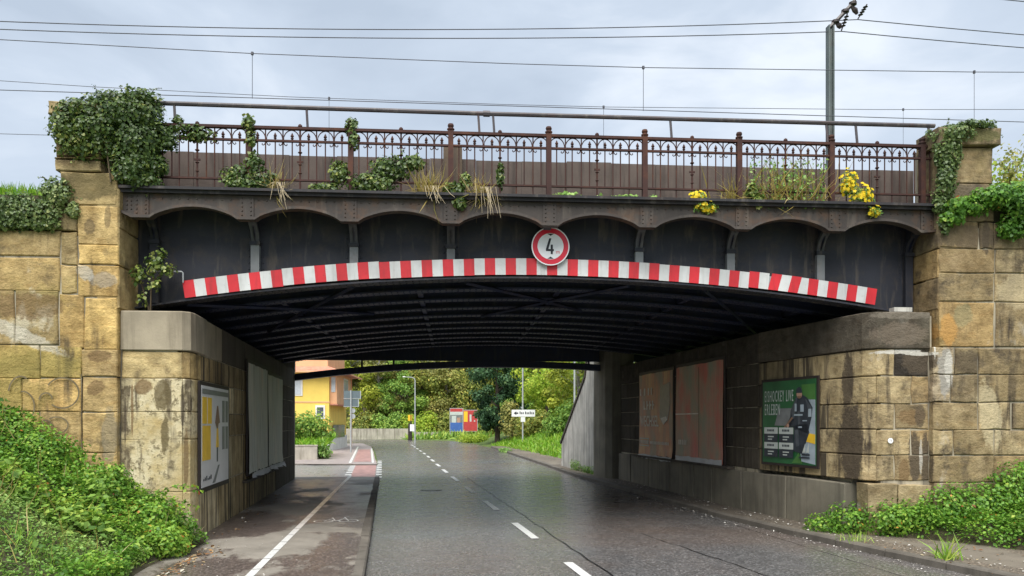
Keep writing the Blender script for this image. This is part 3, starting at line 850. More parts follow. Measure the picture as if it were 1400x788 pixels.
# ---- left abutment: front, bevelled corner and the tunnel wall behind it
LX = -2.90
al = thing('abutment', 'pale peeling abutment on the left under the bridge end, holding three posters', 'abutment')
fc = W(-3.02, 0.0); cc = Vector((LX, 12.25, 0))
mid = (fc + cc) / 2 + Vector((0.03, -0.03, 0))
rows_a = [(2.95, 3.55, 'cap'), (2.54, 2.95, 'stone'), (2.05, 2.54, 'render'), (1.64, 2.05, 'render'), (0.86, 1.64, 'render'), (0.0, 0.86, 'render')]
for z0, z1, kind in rows_a:
    if kind == 'cap':
        curved_block(al, [W(-3.90, -0.03), W(-3.02, -0.03), mid + Vector((0.02, -0.02, 0)), cc + Vector((0.03, 0, 0)), Vector((LX + 0.03, 13.0, 0))], z0, z1, M['cap'], 'T', name='cap_stone')
    elif kind == 'stone':
        fblock(al, -3.90, -3.02, 0.0, z0, z1, M['stone'], 'p')
        curved_block(al, [fc, mid, cc, (LX, 12.7)], z0, z1, M['stone'], 'T')
    else:
        fblock(al, -3.90, -3.02, 0.0, z0, z1, M['render'], 'R', gap=0.002, bev=0.006, proud=0.012, jit=0.003)
        curved_block(al, [fc, mid, cc, (LX, 12.55)], z0, z1, M['render'], 'R', gap=0.002, out=0.01)
core(al, -3.92, -3.1, 0.014, 1.0, -0.3, 3.50)
# tunnel face; block tints darken with depth, painting in the tunnel's shade
tun_end = 24.8
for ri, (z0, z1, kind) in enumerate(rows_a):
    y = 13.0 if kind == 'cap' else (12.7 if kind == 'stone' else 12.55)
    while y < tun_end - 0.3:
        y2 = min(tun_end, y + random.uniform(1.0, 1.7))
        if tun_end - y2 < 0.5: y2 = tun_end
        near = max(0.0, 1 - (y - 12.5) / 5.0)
        if kind == 'cap': m_, c_ = M['cap_dark'] if y > 13.5 else M['cap'], 'g'  # past the mouth the cap turns dark, shade put into its colour
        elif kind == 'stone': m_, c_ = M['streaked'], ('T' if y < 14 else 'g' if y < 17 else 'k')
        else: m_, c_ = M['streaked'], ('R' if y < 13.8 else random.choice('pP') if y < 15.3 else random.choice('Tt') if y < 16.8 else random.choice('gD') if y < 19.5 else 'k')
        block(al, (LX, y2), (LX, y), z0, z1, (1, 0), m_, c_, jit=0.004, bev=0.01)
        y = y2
MB().box(LX - 0.9, LX - 0.012, 12.6, tun_end - 0.02, -0.3, 3.50).build('mortar_core', M['mortar'], al)
# end face looking out to the street behind and the ballast wall above
MB().box(LX - 0.9, LX + 0.012, tun_end, tun_end + 0.25, -0.3, 4.9).build('end_pilaster', M['slab'], al)
core(al, -5.0, -4.02, 0.62, 13.2, 3.50, 5.2, 'cap_dark', 'ballast_wall')

# ---- right wing wall
wr = thing('wing_wall', 'sooty sandstone wing wall rising behind the brambles at the right edge', 'wall')
core(wr, 9.3, 14, -0.078, 0.7, -0.3, 5.0)
rows_r = [(4.67, 5.10, [(9.38, 'D'), (9.62, 'g'), (10.6, 'G'), (12.0, 'g'), (14, 'G')]),
          (4.28, 4.67, [(9.66, 'p'), (10.7, 'T'), (12.3, 't'), (14, 'T')]),
          (3.82, 4.28, [(9.64, 'P'), (10.9, 'p'), (12.2, 'T'), (14, 't')]),
          (3.09, 3.82, [(9.65, 'G'), (11.0, 'T'), (12.4, 'G'), (14, 't')]),
          (2.66, 3.09, [(9.36, 'G'), (10.6, 't'), (12.0, 'T'), (14, 't')]),
          (2.21, 2.66, [(9.36, 'G'), (10.2, 'G'), (11.6, 't'), (14, 'T')]),
          (1.77, 2.21, [(9.36, 'p'), (9.92, 'G'), (11.2, 'T'), (12.6, 't'), (14, 'T')]),
          (1.37, 1.77, [(9.63, 'p'), (10.8, 't'), (12.3, 'T'), (14, 't')]),
          (0.93, 1.37, [(9.63, 'T'), (10.5, 'G'), (12.0, 't'), (14, 't')]),
          (0.0, 0.93, [(9.36, 'G'), (10.9, 't'), (12.4, 'G'), (14, 't')])]
for z0, z1, js in rows_r:
    for (a, c), (b, _) in zip(js, js[1:]):
        fblock(wr, a, b, -0.10, z0, z1, M['stone_right'], c)

# ---- right pillar
pr = thing('bridge_pillar', 'dark sandstone bridge pillar with a mossy cap at the right end of the railing', 'pillar')
core(pr, 8.78, 9.34, -0.078, 0.60, -0.3, 5.6)
core(pr, 8.80, 9.56, 0.0, 0.70, 4.9, 6.45)
QB = [(8.70, 9.36, 4.67, 5.10, 'B'), (8.70, 9.64, 4.28, 4.67, 'B'), (8.70, 9.62, 3.82, 4.28, 'G'), (8.70, 9.63, 3.09, 3.82, 'o'),
      (8.60, 8.96, 2.66, 3.09, 'W'), (8.96, 9.36, 2.66, 3.09, 'D'), (8.60, 8.90, 2.21, 2.66, 'W'), (8.90, 9.36, 2.21, 2.66, 'g'), (8.60, 9.36, 1.77, 2.21, 'G'),
      (8.60, 8.95, 1.37, 1.77, 'p'), (8.95, 9.63, 1.37, 1.77, 'G'), (8.60, 9.63, 0.93, 1.37, 'G'), (8.60, 9.36, 0.0, 0.93, 'g'), (8.70, 9.62, 5.10, 5.70, 'g')]
for s0, s1, z0, z1, c in QB:
    fblock(pr, s0, s1, -0.10, z0, z1, M['stone_right'], c)
for z0, z1, c in ((3.68, 4.2, 'B'), (4.2, 4.66, 'o'), (4.66, 5.34, 'g')):
    block(pr, W(8.70, 0.9), W(8.70, -0.095), z0, z1, -ES, M['stone_right'], c, depth=0.3)
for s0, s1, t, z0, z1, c in ((8.72, 9.62, -0.08, 5.70, 6.30, 'G'), (8.64, 9.70, -0.17, 6.30, 6.58, 'g')):
    fblock(pr, s0, s1, t, z0, z1, M['stone_right'], c, depth=0.6)

# ---- right abutment
RX = 7.25
ar = thing('abutment', 'dark streaked abutment on the right under the bridge, holding the green poster', 'abutment')
fr = W(7.72, 0.0); pc = Vector((7.50, 11.75, 0)); pk = Vector((RX, 14.2, 0)); ph = Vector((7.44, 12.4, 0))
fmid = Vector((7.56, 11.33, 0))
rows_b = [(3.06, 3.66, 'cap'), (2.63, 3.06, 0), (2.19, 2.63, 1), (1.78, 2.19, 0), (1.37, 1.78, 1), (0.95, 1.37, 0)]
cols_b = {0: ['p', 'K'], 1: ['p', 'T'], 2: ['p', 'G'], 3: ['p', 'T'], 4: ['p', 't']}
jx = lambda y: RX + (14.2 - y) * (7.50 - RX) / (14.2 - 11.75)
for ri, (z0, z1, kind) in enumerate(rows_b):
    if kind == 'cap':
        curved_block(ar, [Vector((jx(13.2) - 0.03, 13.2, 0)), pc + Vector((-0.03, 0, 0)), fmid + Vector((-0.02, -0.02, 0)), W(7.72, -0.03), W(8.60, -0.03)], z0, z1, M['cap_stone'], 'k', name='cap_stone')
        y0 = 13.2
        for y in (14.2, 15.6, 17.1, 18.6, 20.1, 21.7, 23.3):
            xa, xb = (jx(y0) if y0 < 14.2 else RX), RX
            block(ar, (xb - 0.02, y), (xa - 0.02, y0), z0, z1, (-1, 0), M['cap_stone'], 'k' if y < 15 else 'K', bev=0.01)  # cap stones tinted blacker deeper in, the tunnel's shade put into the colour
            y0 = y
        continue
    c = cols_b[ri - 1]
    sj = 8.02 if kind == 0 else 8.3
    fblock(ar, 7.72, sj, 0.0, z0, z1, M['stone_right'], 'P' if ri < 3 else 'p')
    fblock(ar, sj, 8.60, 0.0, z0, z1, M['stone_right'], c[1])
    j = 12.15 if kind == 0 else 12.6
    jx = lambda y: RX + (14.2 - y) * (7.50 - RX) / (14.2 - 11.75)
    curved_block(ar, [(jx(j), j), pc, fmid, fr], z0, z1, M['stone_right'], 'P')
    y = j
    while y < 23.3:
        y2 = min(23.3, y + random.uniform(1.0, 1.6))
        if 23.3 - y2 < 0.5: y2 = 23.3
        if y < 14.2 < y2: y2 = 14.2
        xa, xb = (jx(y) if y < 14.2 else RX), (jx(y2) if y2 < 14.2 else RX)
        cc_ = 'p' if y < 12.5 else 't' if y < 13.0 else 'g' if y < 13.9 else 'k' if y < 15 else random.choice('kK')  # tints fall from pale to near black inwards: painted tunnel shade
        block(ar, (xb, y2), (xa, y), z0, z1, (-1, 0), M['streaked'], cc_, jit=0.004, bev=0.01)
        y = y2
core(ar, 7.8, 8.65, 0.014, 1.0, -0.3, 3.60)
MB().box(7.62, 8.6, 11.7, 23.3, -0.3, 3.60).build('mortar_core', M['mortar'], ar)
MB().box(7.262, 7.62, 14.3, 23.3, -0.3, 3.60).build('mortar_core', M['mortar'], ar)
core(ar, 8.76, 9.6, 0.62, 13.2, 3.60, 5.2, 'cap_dark', 'ballast_wall')
# concrete plinth slabs along the foot of the wall
y = 11.62
while y < 23.3:
    y2 = min(23.3, y + random.choice((1.05, 1.45, 1.6)))
    if 23.3 - y2 < 0.5: y2 = 23.3
    x0 = (jx(y) if y < 14.2 else RX) - 0.07; x1 = (jx(y2) if y2 < 14.2 else RX) - 0.07
    block(ar, (x1, y2), (x0, y), -0.1, 0.92 + random.uniform(-0.03, 0.03), (-1, 0), M['slab'], 't', depth=0.3, gap=0.018, bev=0.012, proud=random.uniform(0, 0.03), name='plinth_slab')
    y = y2
for a, b, z in ((7.55, 8.05, 0.93), (8.05, 8.62, 0.90)):
    fblock(ar, a, b, -0.05, -0.1, z, M['slab_stone'], 'g', name='plinth_slab')
MB().lathe([(0.042, 0.0), (0.044, 0.012), (0.020, 0.014)], 14).lathe([(0.020, 0.006), (0.0, 0.006)], 14).build('wall_marker', M['white_sign'], ar).matrix_local = \
    Matrix.Translation(W(7.93, -0.035, 1.60)) @ Matrix.Rotation(-PHI, 4, 'Z') @ Matrix.Rotation(R(90), 4, 'X')
# round-nosed pillar at the far end
mb = MB()
prof = [(6.80, 24.9), (6.80, 24.2), (6.86, 23.75), (7.02, 23.5), (7.26, 23.42), (7.7, 23.4), (7.7, 24.9)]
mb.prism([(x, y, -0.2) for x, y in prof], (0, 0, 4.9)).build('end_pillar', M['slab'], ar)

# ---- concrete wing wall beyond the bridge
wf = thing('concrete_wing_wall', 'stained grey concrete wall with a sloping top, just beyond the tunnel on the right', 'wall')
out = [(25.15, -0.2), (30.6, -0.2), (30.6, 1.0), (29.2, 1.9), (26.7, 3.5), (25.9, 5.4), (25.15, 5.6)]
MB().prism([(7.0, y, z) for y, z in out], (0.5, 0, 0)).build('wall_panel', M['wing_concrete'], wf)
cop = [(30.62, 1.0), (29.2, 1.9), (26.7, 3.5), (25.9, 5.4)]
vs = []; fs = []
for y, z in cop:
    vs += [(6.95, y, z + 0.004), (7.55, y, z + 0.004), (7.55, y + 0.05, z + 0.09), (6.95, y + 0.05, z + 0.09)]
for i in range(3):
    for k in range(4):
        a = i * 4 + k; b = i * 4 + (k + 1) % 4
        fs.append((a, b, b + 4, a + 4))
fs += [(0, 1, 2, 3), (12, 13, 14, 15)]
cb = MB().add(vs, fs).build('coping', M['cap_dark'], wf); fix_normals(cb.data)

# ------------------------------------------------------------------ the steel bridge
br = thing('railway_bridge', 'dark riveted steel railway bridge spanning the road with an arched soffit', 'bridge', ORG, -PHI)
ZT = 5.36
NB, S0, BW = 8, -3.62, 1.525
nodes_s = [S0 + BW * i for i in range(NB + 1)]
def zb(s, crown=4.225, k=0.0138):
    return crown - k * (s - 2.44) ** 2

# fascia plate with its scalloped lower edge
def scallop(s):
    i = min(max(int((s - S0) // BW), 0), NB - 1)
    if s <= S0 - 0.13:                   # quarter bay next to the left pillar
        u = min(1, (S0 - 0.13 - s) / 0.3); return 4.95 + 0.10 * math.sin(u * math.pi / 2)
    if s >= nodes_s[-1] + 0.12: return 4.97
    a, b = nodes_s[i] + 0.13, nodes_s[i + 1] - 0.13
    if s <= a or s >= b: return 4.95
    u = (s - a) / (b - a)
    return 4.95 + 0.175 * math.sin(math.pi * u) ** 0.72
xs = [-3.89]
for i in range(NB):
    a = nodes_s[i]
    xs += [a - 0.13, a + 0.13] + [a + 0.13 + (BW - 0.26) * k / 16 for k in range(1, 16)]
xs += [nodes_s[-1] - 0.13, nodes_s[-1] + 0.12]
xs = sorted(set(round(x, 4) for x in xs))
mb = MB(); vs = []; fs = []
for s in xs:
    z = scallop(s)
    vs += [(s, 0.03, z), (s, 0.03, 5.33), (s, 0.06, 5.33), (s, 0.06, z)]
for i in range(len(xs) - 1):
    for k in range(4):
        a = i * 4 + k; b = i * 4 + (k + 1) % 4
        fs.append((a, b, b + 4, a + 4))
fs += [(0, 1, 2, 3), tuple((len(xs) - 1) * 4 + k for k in (3, 2, 1, 0))]
fascia = mb.add(vs, fs).build('fascia_plate', M['steel_fascia'], br); fix_normals(fascia.data)
mb = MB(); vs = []; fs = []
for s in xs:                              # lip following the scallops
    z = scallop(s)
    vs += [(s, -0.035, z - 0.028), (s, -0.035, z + 0.012), (s, 0.12, z + 0.012), (s, 0.12, z - 0.028)]
for i in range(len(xs) - 1):
    for k in range(4):
        a = i * 4 + k; b = i * 4 + (k + 1) % 4
        fs.append((a, b, b + 4, a + 4))
fs += [(0, 1, 2, 3), tuple((len(xs) - 1) * 4 + k for k in (3, 2, 1, 0))]
lip = mb.add(vs, fs).build('edge_angle', M['steel_fascia'], fascia); fix_normals(lip.data)
MB().box(-3.90, 8.69, -0.10, 0.12, 5.335, 5.375).box(-3.90, 8.69, -0.05, 0.03, 5.29, 5.335).build('cornice', M['steel_edge'], br)
def rivet(mb, s, t, z, r=0.016):
    vs = [(s + r * math.cos(a), t, z + r * math.sin(a)) for a in [k * math.pi / 3 for k in range(6)]]
    vs += [(s + r * 0.5 * math.cos(a), t - r * 0.7, z + r * 0.5 * math.sin(a)) for a in [k * math.pi / 3 for k in range(6)]]
    mb.add(vs, [(k, (k + 1) % 6, 6 + (k + 1) % 6, 6 + k) for k in range(6)] + [(6, 7, 8, 9, 10, 11)])
rv = MB()
for i, a in enumerate(nodes_s):
    w_ = 0.105
    MB().box(a - w_, a + w_, 0.014, 0.032, 4.965, 5.285).build('cover_plate', M['steel_fascia'], fascia)
    for dx in (-0.065, 0.065):
        for k in range(5):
            rivet(rv, a + dx, 0.014, 5.0 + 0.062 * k)
    for k in range(-1, 10):
        s = a + 0.17 + 0.125 * k
        if i < NB and k >= 0: rivet(rv, s, 0.03, 5.225)
for dx in (-3.83, -3.77):
    for k in range(4): rivet(rv, dx, 0.03, 5.06 + 0.06 * k)
props(rv.build('rivets', M['steel_fascia'], fascia), kind='stuff')

# footway under the railing
MB().box(-3.90, 8.70, 0.06, 1.0, 5.27, 5.333).build('footway_plate', M['steel_edge'], br)
# main front girder: web, bottom flange, top flange
def strip(s0, s1, n, f):
    """a swept strip: f(s) gives the four (t,z) corners"""
    vs = []; fs = []
    for i in range(n + 1):
        s = s0 + (s1 - s0) * i / n
        vs += [(s, t, z) for t, z in f(s)]
    for i in range(n):
        for k in range(4):
            a = i * 4 + k; b = i * 4 + (k + 1) % 4
            fs.append((a, b, b + 4, a + 4))
    fs += [(0, 1, 2, 3), tuple(n * 4 + k for k in (3, 2, 1, 0))]
    m_ = MB().add(vs, fs)
    return m_
def girder(name, t, crown, dz_top, mat, flange=0.16, k=0.0138, s0=-4.0, s1=8.75, rivets=True):
    web = strip(s0, s1, 30, lambda s: ((t - 0.012, zb(s, crown, k)), (t - 0.012, dz_top), (t + 0.012, dz_top), (t + 0.012, zb(s, crown, k)))).build(name, mat, br)
    fl = strip(s0, s1, 30, lambda s: ((t - flange, zb(s, crown, k) - 0.03), (t - flange, zb(s, crown, k) - 0.002), (t + flange, zb(s, crown, k) - 0.002), (t + flange, zb(s, crown, k) - 0.03))).build('flange', mat, web)
    fix_normals(web.data); fix_normals(fl.data)
    if rivets:
        m_ = MB()
        for i in range(120):
            s = s0 + 0.2 + (s1 - s0 - 0.4) * i / 119
            z = zb(s, crown, k) - 0.030
            for dt in (-0.09, 0.09):
                r = 0.02
                vs = [(s - r, t + dt - r, z), (s + r, t + dt - r, z), (s + r, t + dt + r, z), (s - r, t + dt + r, z), (s, t + dt, z - 0.02)]
                m_.add(vs, [(0, 1, 4), (1, 2, 4), (2, 3, 4), (3, 0, 4)])
        props(m_.build('rivets', mat, web), kind='stuff')
    return web
front = girder('front_girder', 0.60, 4.225, 5.26, M['steel_web'], 0.15)
# web joints: narrow cover strips and rows of rivets on the web face
m_ = MB()
for i in range(NB + 1):
    for k in range(9):
        z = 4.3 + 0.1 * k
        if z > zb(nodes_s[i]) + 0.35:
            for dx in (-0.11, 0.11): rivet(m_, nodes_s[i] + dx, 0.587, z, 0.014)
props(m_.build('rivets', M['steel_web'], front), kind='stuff')
for t in [1.65 + 1.08 * i for i in range(10)]:
    girder('arched_girder', t, 4.24, 4.72, M['steel_dark'], 0.14)
# last girder: a flat beam with a separate arched chord below it and short hangers
far = MB().box(-4.0, 8.75, 12.95, 13.05, 3.86, 5.2).build('rear_girder', M['steel_dark'], br)
ch = strip(-4.0, 7.75, 30, lambda s: tuple((t, 3.66 - 0.0105 * (s - 2.6) ** 2 + dz) for t, dz in ((12.85, 0.0), (12.85, 0.20), (13.15, 0.20), (13.15, 0.0)))).build('arched_chord', M['steel_dark'], br)
fix_normals(ch.data)
for s in (-1.9, -0.9, 5.4, 6.4, 7.4):
    z = 3.84 - 0.0105 * (s - 2.6) ** 2
    MB().box(s - 0.03, s + 0.03, 12.97, 13.03, z, 3.88).build('hanger', M['steel_dark'], br)
# buckled floor plates between the girders, and bracing under them
MB().box(-4.0, 8.75, 0.612, 13.2, 4.72, 5.25).build('deck', M['steel_dark'], br)
for s in (-2.0, 0.4, 2.9, 5.3, 7.4):
    for i in range(9):
        t = 1.65 + 1.08 * i
        MB().box(s - 0.05, s + 0.05, t + 0.02, t + 1.06, zb(s, 4.24) + 0.02, zb(s, 4.24) + 0.14).build('cross_strut', M['steel_dark'], br)
for (sa, ta, sb, tb) in ((-3.2, 0.7, -0.6, 3.8), (-0.6, 0.7, -2.9, 4.8), (1.2, 0.8, 3.6, 3.8), (3.9, 0.8, 1.6, 4.9), (5.2, 0.8, 7.6, 4.6)):
    m_ = MB()
    m_.tube([(sa, ta, zb(sa, 4.24) - 0.045), ((sa + sb) / 2, (ta + tb) / 2, zb((sa + sb) / 2, 4.24) - 0.045), (sb, tb, zb(sb, 4.24) - 0.045)], 0.035, 4)
    m_.build('diagonal_brace', M['steel_dark'], br)
# brackets carrying the footway: a stiffener on the web and a curved rib up to the fascia
for i, s in enumerate(nodes_s):
    z0 = zb(s) + 0.02
    b_ = MB().box(s - 0.065, s + 0.065, 0.50, 0.588, z0, 4.70).build('bracket', M['stiffener'] if i not in (0, 8) else M['steel_web'], br)
    MB().box(s - 0.08, s + 0.08, 0.48, 0.588, 4.66, 4.72).build('bracket_collar', M['steel_web'], b_)
    vs = []; fs = []
    n = 10
    for k in range(n + 1):
        u = k / n * math.pi / 2
        t = 0.55 - 0.45 * (1 - math.cos(u)); z = 4.69 + 0.33 * math.sin(u)
        vs += [(s - 0.06, t - 0.03, z), (s + 0.06, t - 0.03, z), (s + 0.06, t + 0.03, z + 0.03), (s - 0.06, t + 0.03, z + 0.03)]
    for k in range(n):
        for q in range(4):
            a = k * 4 + q; c_ = k * 4 + (q + 1) % 4
            fs.append((a, c_, c_ + 4, a + 4))
    rb = MB().add(vs, fs).build('curved_rib', M['rib'] if i not in (0, 8) else M['steel_web'], b_); fix_normals(rb.data)
    MB().add([(s - 0.008, 0.588, 4.62), (s - 0.008, 0.588, 5.26), (s - 0.008, 0.08, 5.26), (s - 0.008, 0.08, 5.03), (s - 0.008, 0.35, 4.95),
              (s + 0.008, 0.588, 4.62), (s + 0.008, 0.588, 5.26), (s + 0.008, 0.08, 5.26), (s + 0.008, 0.08, 5.03), (s + 0.008, 0.35, 4.95)],
             [(0, 1, 2, 3, 4), (9, 8, 7, 6, 5)]).build('gusset', M['steel_dark'], b_)

# parapet panels behind the railing
for k in range(17):
    a = -3.95 + 0.76 * k
    dz = random.uniform(-0.012, 0.012)
    MB().box(a + 0.002, a + 0.758, 1.0 + random.uniform(0, 0.015), 1.07, 5.34, 6.255 + dz).build('parapet_panel', M['panel'], br)
MB().box(0.83, 1.14, 0.93, 0.985, 5.34, 6.44).build('upright_board', M['board'], br)
MB().box(-3.95, 8.97, 0.92, 0.995, 5.335, 5.60).build('kerb_angle', M['steel_dark'], br)

# ------------------------------------------------------------------ iron railing
rl = thing('iron_railing', 'rusty ornamental iron railing with spear tips and small arches along the bridge edge', 'railing', ORG, -PHI)
RT = 0.15
def rbar(name, s0, s1, z0, z1, t0, t1):
    return MB().box(s0, s1, t0, t1, z0, z1).build(name, M['rust'], rl)
rbar('top_rail', -3.60, 8.95, 6.345, 6.385, RT - 0.035, RT + 0.035)
rbar('middle_rail', -3.60, 8.95, 6.155, 6.185, RT - 0.022, RT + 0.022)
rbar('bottom_rail', -3.60, 8.95, 5.565, 5.590, RT - 0.022, RT + 0.022)
post_me = MB().box(-0.04, 0.04, -0.04, 0.04, 5.375, 6.40).lathe([(0.045, 6.40), (0.058, 6.415), (0.058, 6.43), (0.035, 6.445), (0.05, 6.475), (0.04, 6.505), (0.0, 6.52)], 10).box(-0.055, 0.055, -0.055, 0.055, 5.376, 5.42).mesh('post', M['rust'])
mid_me = MB().tube([(0, 0, 5.375), (0, 0, 6.40)], 0.015, 6).lathe([(0.0, 6.385), (0.035, 6.395), (0.028, 6.42), (0.0, 6.44)], 8).lathe([(0.014, 5.98), (0.036, 6.0), (0.014, 6.02)], 8) \
    .box(-0.045, 0.045, -0.012, 0.012, 5.845, 5.87).lathe([(0.014, 5.83), (0.03, 5.815), (0.014, 5.80)], 8).lathe([(0.014, 5.70), (0.028, 5.685), (0.014, 5.67)], 8).mesh('intermediate_post', M['rust'])
tall_me = MB().tube([(0, 0, 5.375), (0, 0, 6.35)], 0.0105, 5).mesh('baluster', M['rust'])
spear_me = MB().tube([(0, 0, 5.575), (0, 0, 6.20)], 0.0105, 5).lathe([(0.0105, 6.19), (0.026, 6.215), (0.013, 6.225), (0.028, 6.245), (0.0, 6.305)], 6).mesh('spear_baluster', M['rust'])
IV = BW / 12
arch_pts = [(-(IV - 0.006) * math.cos(math.pi * k / 16), 0, 6.185 + 0.150 * math.sin(math.pi * k / 16)) for k in range(17)]
arch_me = MB().tube(arch_pts, 0.0085, 5).mesh('arch', M['rust'])
sm = MB()
for sg in (-1, 1):
    sm.tube([(sg * 0.008, 0, 6.15), (sg * 0.02, 0, 6.115), (sg * 0.045, 0, 6.10), (sg * 0.062, 0, 6.115), (sg * 0.055, 0, 6.130)], 0.008, 4)
scroll_me = sm.mesh('scroll', M['rust'])
for b in range(NB):
    a = nodes_s[b]
    for k in range(12):
        s = a + IV * k
        if s < -3.55: continue
        if k == 0: nm, me = 'post', post_me
        elif k == 6: nm, me = 'intermediate_post', mid_me
        elif k % 2 == 0: nm, me = 'baluster', tall_me
        else: nm, me = 'spear_baluster', spear_me
        o = link(nm, me, rl); o.location = (s + (random.uniform(-0.006, 0.006) if k % 6 else 0), RT + random.uniform(-0.003, 0.003), 0)
        if k % 6: o.rotation_euler = (0, random.uniform(-0.0012, 0.0012), random.uniform(-0.4, 0.4))
        if k % 2 == 1:
            o = link('arch', arch_me, rl); o.location = (s, RT, 0)
        elif k:
            o = link('scroll', scroll_me, rl); o.location = (s, RT, 0)
o = link('post', post_me, rl); o.location = (nodes_s[-1], RT, 0)
for k in (1, 2):
    o = link('baluster', tall_me, rl); o.location = (nodes_s[-1] + IV * k, RT, 0)

# pipe handrail on the track side
ph_ = thing('pipe_handrail', 'plain grey pipe handrail on short stubs above the rusty ornamental railing', 'handrail', ORG, -PHI)
MB().tube([(-4.0, 0.17, 6.70), (1.40, 0.17, 6.69), (8.80, 0.17, 6.715)], 0.036, 8).build('pipe', M['pipe'], ph_)
MB().tube([(1.46, 0.17, 6.69), (1.56, 0.17, 6.69)], 0.05, 8).build('pipe_sleeve', M['pipe'], ph_)
for sk in (-3.2, -1.24, 1.38, 1.61, 4.42, 6.98, 7.47, 8.70):
    MB().tube([(sk + 0.02, 0.155, 6.37), (sk, 0.17, 6.68)], 0.020, 6).build('support', M['pipe'], ph_)

# ------------------------------------------------------------------ striped height-warning bar and its sign
bar = thing('height_warning_bar', 'red and white striped warning board curving along the bottom of the girder', 'warning board', ORG, -PHI)
def zbar(s): return 4.245 - 0.01385 * (s - 2.44) ** 2
n = 67; a0, a1 = -3.13, 7.94
sw = (a1 - a0) / n
tilt = 0
for i in range(n):
    s0 = a0 + sw * i; s1 = s0 + sw
    if i % 9 == 0: tilt = random.uniform(-0.012, 0.012)
    sh = 0.0
    if 56 <= i <= 58: sh = 0.045                       # a bent board near the right end
    e = 0.0
    z00, z01 = zbar(s0) + tilt, zbar(s1) + tilt
    hgt = 0.262
    sl = 2 * 0.01385 * (s0 - 2.44) * hgt               # stripes stand square to the curve
    sl1 = 2 * 0.01385 * (s1 - 2.44) * hgt
    g_ = 0.0
    v = [(s0 + 0.0, 0, z00), (s1, 0, z01), (s1 + sl1 + sh, 0, z01 + hgt), (s0 + sl + sh, 0, z00 + hgt)]
    t = 0.425 + 0.002 * (i % 2) + 0.004 * ((i // 9) % 2)
    mb = MB().prism([(x, t, z) for x, _, z in v], (0, 0.008, 0))
    o = mb.build('red_stripe' if i % 2 == 0 else 'white_stripe', M['red'] if i % 2 == 0 else M['white'], bar)
    fix_normals(o.data)
bb = strip(a0 + 0.02, a1 - 0.02, 40, lambda s: ((0.438, zbar(s) + 0.03), (0.438, zbar(s) + 0.23), (0.452, zbar(s) + 0.23), (0.452, zbar(s) + 0.03))).build('backing_board', M['metal'], bar)
fix_normals(bb.data)
for s in nodes_s[1:-1]:
    MB().box(s - 0.02, s + 0.02, 0.44, 0.60, zbar(s) + 0.08, zbar(s) + 0.12).build('mounting_clip', M['metal'], bar)

sg = face_frame('height_limit_sign', W(2.535, 0.36, 4.69), ES, 'round red-rimmed 4 m height limit sign at the middle of the striped board', 'road sign')
MB().lathe([(0.0, -0.02), (0.298, -0.02), (0.305, -0.012), (0.305, 0.0), (0.0, 0.0)], 48).build('sign_plate', M['metal'], sg)
plate('white_rim', disc(0, 0, 0.303, 48), 0.001, M['white_sign'], sg, 0.002)
plate('red_ring', disc(0, 0, 0.286, 48), 0.003, M['red_sign'], sg, 0.002)
plate('white_field', disc(0, 0, 0.208, 48), 0.005, M['white_sign'], sg, 0.002)
for y0, y1 in ((0.205, 0.165), (-0.205, -0.165)):
    plate('clearance_wedge', [(-0.052, y0 * 0.97), (0.052, y0 * 0.97), (0.0, y1)] if y0 < 0 else [(-0.052, y0 * 0.97), (0.0, y1), (0.052, y0 * 0.97)], 0.007, M['black_print'], sg, 0.002)
for y0, sgn in ((0.21, 1), (-0.21, -1)):              # red rim stepping in beside the wedges
    for sx in (-1, 1):
        pts = [(sx * 0.052, y0 * 0.97), (sx * 0.085, y0 * 0.90), (sx * 0.02, sgn * 0.18)]
th = 0.034
for pts in ([(-0.075, -0.045), (-0.022, 0.125), (0.012, 0.125), (-0.035, -0.045)], rect(-0.075, -0.078, 0.052, -0.045), [(0.002, -0.125), (0.036, -0.125), (0.036, 0.025), (0.002, 0.025)]):
    plate('numeral', pts, 0.007 + 0.001 * random.random(), M['black_print'], sg, 0.002)
o = link('unit_letter', text_mesh('m', M['red_sign'], 0.085), sg); o.location = (0.085, -0.115, 0.008)
MB().box(-0.02, 0.02, -0.25, 0.25, -0.09, -0.02).build('bracket', M['metal'], sg)

# ------------------------------------------------------------------ posters under the bridge
def paper(name, w, h, z, mat, parent, nx=14, ny=10, amp=0.02, seed=1, x0=0.0, y0=0.0, torn=0.0, color=None):
    """a sheet of pasted paper, gently waved, with a torn lower edge"""
    g = np.random.default_rng(seed)
    vs = []; fs = []
    ph1, ph2 = g.random() * 6, g.random() * 6
    for j in range(ny + 1):
        for i in range(nx + 1):
            x = x0 + w * i / nx; y = y0 + h * j / ny
            if j == 0: y += torn * g.normal(0, 1)
            if j == ny: y += torn * 0.5 * g.normal(0, 1)
            zz = z + amp * (0.5 + 0.5 * math.sin(7 * x + ph1) * math.sin(2.3 * y + ph2)) + (amp * 1.5 if j == 0 else 0) * g.random()
            vs.append((x, y, zz))
    for j in range(ny):
        for i in range(nx):
            a = j * (nx + 1) + i
            fs.append((a, a + 1, a + nx + 2, a + nx + 1))
    o = MB().add(vs, fs).build(name, mat, parent)
    return o

